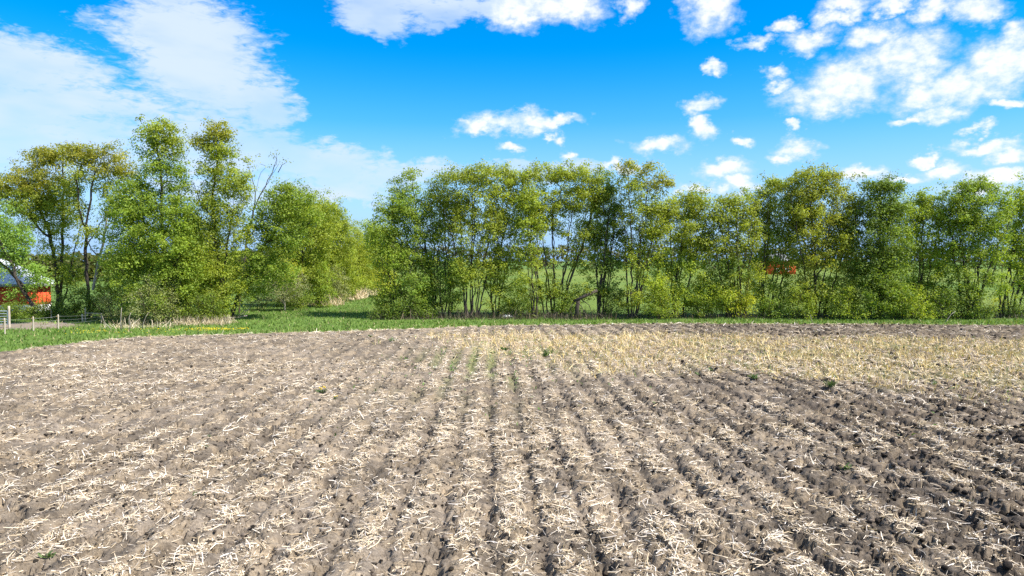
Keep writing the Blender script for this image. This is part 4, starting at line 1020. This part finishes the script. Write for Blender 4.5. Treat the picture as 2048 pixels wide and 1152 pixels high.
# ------------------------------------------------------------------ weeds, dandelions, stalks in the field
def weed(px, py, w, label, flowers=0, grassy=False, name='weed', cat='weed', z=None, group='green weeds in the field'):
    g = G(px, py); rng = np.random.default_rng(int(px * 13 + py)); zz = float(height(np.array([g[0]]), np.array([g[1]]))[0]) if z is None else z
    root = empty(name, (g[0], g[1], zz), label, cat, group)
    n = 44 if grassy else 26; r = 0.62 * w * g[1] / FPX
    yaw = rng.random(n) * 6.28; tilt = rng.uniform(0.5, 1.35, n) if grassy else rng.uniform(0.1, 1.0, n); L = r * rng.uniform(0.7, 1.5, n) * (1.1 if grassy else 0.9)
    d = np.stack([np.cos(yaw) * np.cos(tilt), np.sin(yaw) * np.cos(tilt), np.sin(tilt)], -1); o = rng.normal(0, r * 0.35, (n, 3)) * np.array([1, 1, 0])
    V, F = strips(o + d * (L * 0.5)[:, None], yaw, L, L * (0.10 if grassy else 0.32), tilt, L * 0.12, rng.normal(0, .3, n))
    c = np.array([0.10, 0.155, 0.05]) * (0.7 + 0.7 * rng.random((n, 1)))
    tag(obj('leaves', make_mesh('leaves', V, F, np.repeat(c, 6, 0)), M['grass_blade'], root), kind='stuff')
    for i in range(flowers):
        a = i * 2.4; q = np.array([math.cos(a) * r * .8 * (.4 + .6 * rng.random()), math.sin(a) * r * .8, r * (.7 + .6 * rng.random())])
        V, Fs = path_tube([q * [1, 1, 0], q * [1, 1, .5], q], .006, 5); s = obj('flower_stem', make_mesh('flower_stem', V, Fs), M['bark_pale'], root)
        k = 14; an = np.arange(k) * 2 * math.pi / k; rad = 0.03 * (0.8 + 0.4 * rng.random())
        V = np.concatenate([[q + [0, 0, .022]], q + np.stack([np.cos(an) * rad, np.sin(an) * rad, 0.012 * (np.arange(k) % 2)], -1), [q - [0, 0, .012]]])
        ii = np.arange(k); F = np.concatenate([np.stack([np.zeros(k, int), ii + 1, (ii + 1) % k + 1], 1), np.stack([np.full(k, k + 1), (ii + 1) % k + 1, ii + 1], 1)])
        obj('flower', make_mesh('flower', V, F, np.tile([0.85, 0.6, 0.02], (len(V), 1))), M['petal'], root)


for a in [(740, 682, 9, 'small green weed near the far edge of the field below the lane'), (786, 690, 12, 'bushy green weed near the far edge of the field'),
          (1008, 709, 12, 'green weed in the middle of the field at the top of the straw rows'), (986, 712, 8, 'tiny green weed just left of the middle field weed'),
          (1062, 710, 10, 'small green weed just right of the middle field weed'), (1395, 757, 11, 'green weed at the near edge of the stubble, left of a pair'), (1420, 753, 12, 'green weed at the near edge of the stubble, right of a pair'),
          (1508, 768, 16, 'larger green weed at the stubble edge right of the pair'), (1952, 682, 10, 'green weed in the dark soil near the far right'),
          (412, 912, 9, 'green weed left of centre in the bare dry soil'), (388, 1004, 9, 'small round green weed in the lower left soil'), (100, 1140, 18, 'spiky green weed in the bottom left corner'),
          (420, 892, 6, 'tiny green weed just above the left centre weed'), (1694, 962, 18, 'flat green weed patch in the dark soil at lower right'), (1925, 1042, 14, 'green weed among dark clods near the right edge'),
          (1024, 1082, 10, 'small green weed near the bottom centre'), (230, 808, 11, 'faint green weed in the left field')]:
    weed(*a)
weed(1094, 718, 20, 'bright green grass tuft at the left tip of the stubble', grassy=True)
weed(1660, 790, 17, 'bright green grass tuft at the near edge of the stubble on the right', grassy=True)
weed(1870, 780, 16, 'dull green grass tuft in the stubble at the right', grassy=True)
weed(644, 795, 14, 'dandelion clump with several yellow flowers in the left field', 6, name='dandelion', cat='dandelion', group='dandelions in the field')
weed(671, 811, 7, 'small dandelion with two yellow flowers below the larger clump', 2, name='dandelion', cat='dandelion', group='dandelions in the field')


def dandelion_patch():
    rng = np.random.default_rng(44); P = []
    for (px, py, rx, ry, n) in ((405, 662, 1.2, .7, 90), (447, 662, .9, .6, 70), (490, 661, .5, .4, 20), (175, 667, 1.0, 1.0, 40), (240, 668, 3, 1.2, 25), (330, 662, 2, .6, 25)):
        g = G(px, py); P.append(np.stack([rng.normal(g[0], rx * .6, n), rng.normal(g[1], ry * .6, n), rng.uniform(.1, .2, n)], -1))
    P = np.concatenate(P); P = P[P[:, 1] > edge_y(P[:, 0]) + .1]; n = len(P); k = 7; an = np.arange(k) * 2 * math.pi / k
    ring = np.stack([np.cos(an), np.sin(an), 0 * an], -1) * 0.032; V = np.concatenate([P[:, None] + [0, 0, .02], P[:, None] + ring[None] * (0.7 + .6 * rng.random((n, 1, 1)))], 1)
    i = np.arange(k); f = np.stack([0 * i, i + 1, (i + 1) % k + 1], 1); F = (f[None] + (np.arange(n) * (k + 1))[:, None, None]).reshape(-1, 3)
    tag(obj('dandelion_flowers', make_mesh('dandelion_flowers', V.reshape(-1, 3), F, np.tile([0.8, 0.62, 0.02], (n * (k + 1), 1))), M['petal']), 'yellow dandelion flowers along the grass edge at left', 'dandelions', kind='stuff')


dandelion_patch()


def corn_stalks():
    rng = np.random.default_rng(77); x, y = field_points(400, 9.0, 22, rng, 0.0)
    k = (np.abs(x) < 0.76 * y) & (rng.random(len(x)) < 1.3 - 0.05 * y); x, y = x[k][:120], y[k][:120]
    meshes = []
    for v in range(9):
        L = 0.16 + 0.055 * v; bend = rng.normal(0, 0.05); t = np.linspace(-.5, .5, 6)
        P = np.stack([t * L, bend * (0.25 - t * t) * 4 + rng.normal(0, .004, 6), 0.02 * np.abs(rng.normal(0, 1, 6))], -1)
        r = 0.0065 + 0.003 * rng.random(); rr = r * np.array([1.15, 1, 1.1, .95, 1, .7]); Vv, Fs = path_tube(P, rr, 6)
        c = STRAW[rng.integers(0, 4)] * (.9 + .2 * rng.random()); me = make_mesh('corn_stalk', Vv, Fs, np.tile(c, (len(Vv), 1)), smooth=True); me.materials.append(M['straw']); meshes.append(me)
    hz = height(x, y)
    for i in range(len(x)):
        o = obj('corn_stalk', meshes[int(rng.integers(0, 9))], None, None, (x[i], y[i], float(hz[i]) + 0.03))
        o.rotation_euler = (0, float(rng.normal(0, .12)), float(rng.random() * 6.28)); s = float(.7 + .5 * rng.random()); o.scale = (s, s, s)
        tag(o, 'cut pale corn stalk lying among straw in the near field', 'corn stalk', 'corn stalks lying in the near field')


corn_stalks()

# a pale stone under the hedgerow
import bmesh
bm = bmesh.new(); bmesh.ops.create_icosphere(bm, subdivisions=2, radius=0.32)
rr = np.random.default_rng(3)
for v in bm.verts: v.co = Vector((v.co.x * 1.7, v.co.y, v.co.z * .55)) * float(.85 + .3 * rr.random())
me = bpy.data.meshes.new('field_stone'); bm.to_mesh(me); bm.free()
g = G(1015, 636); tag(obj('field_stone', me, M['stone'], loc=(g[0], g[1], .1)), 'pale stone lying under the hedgerow right of the curved stems', 'stone')
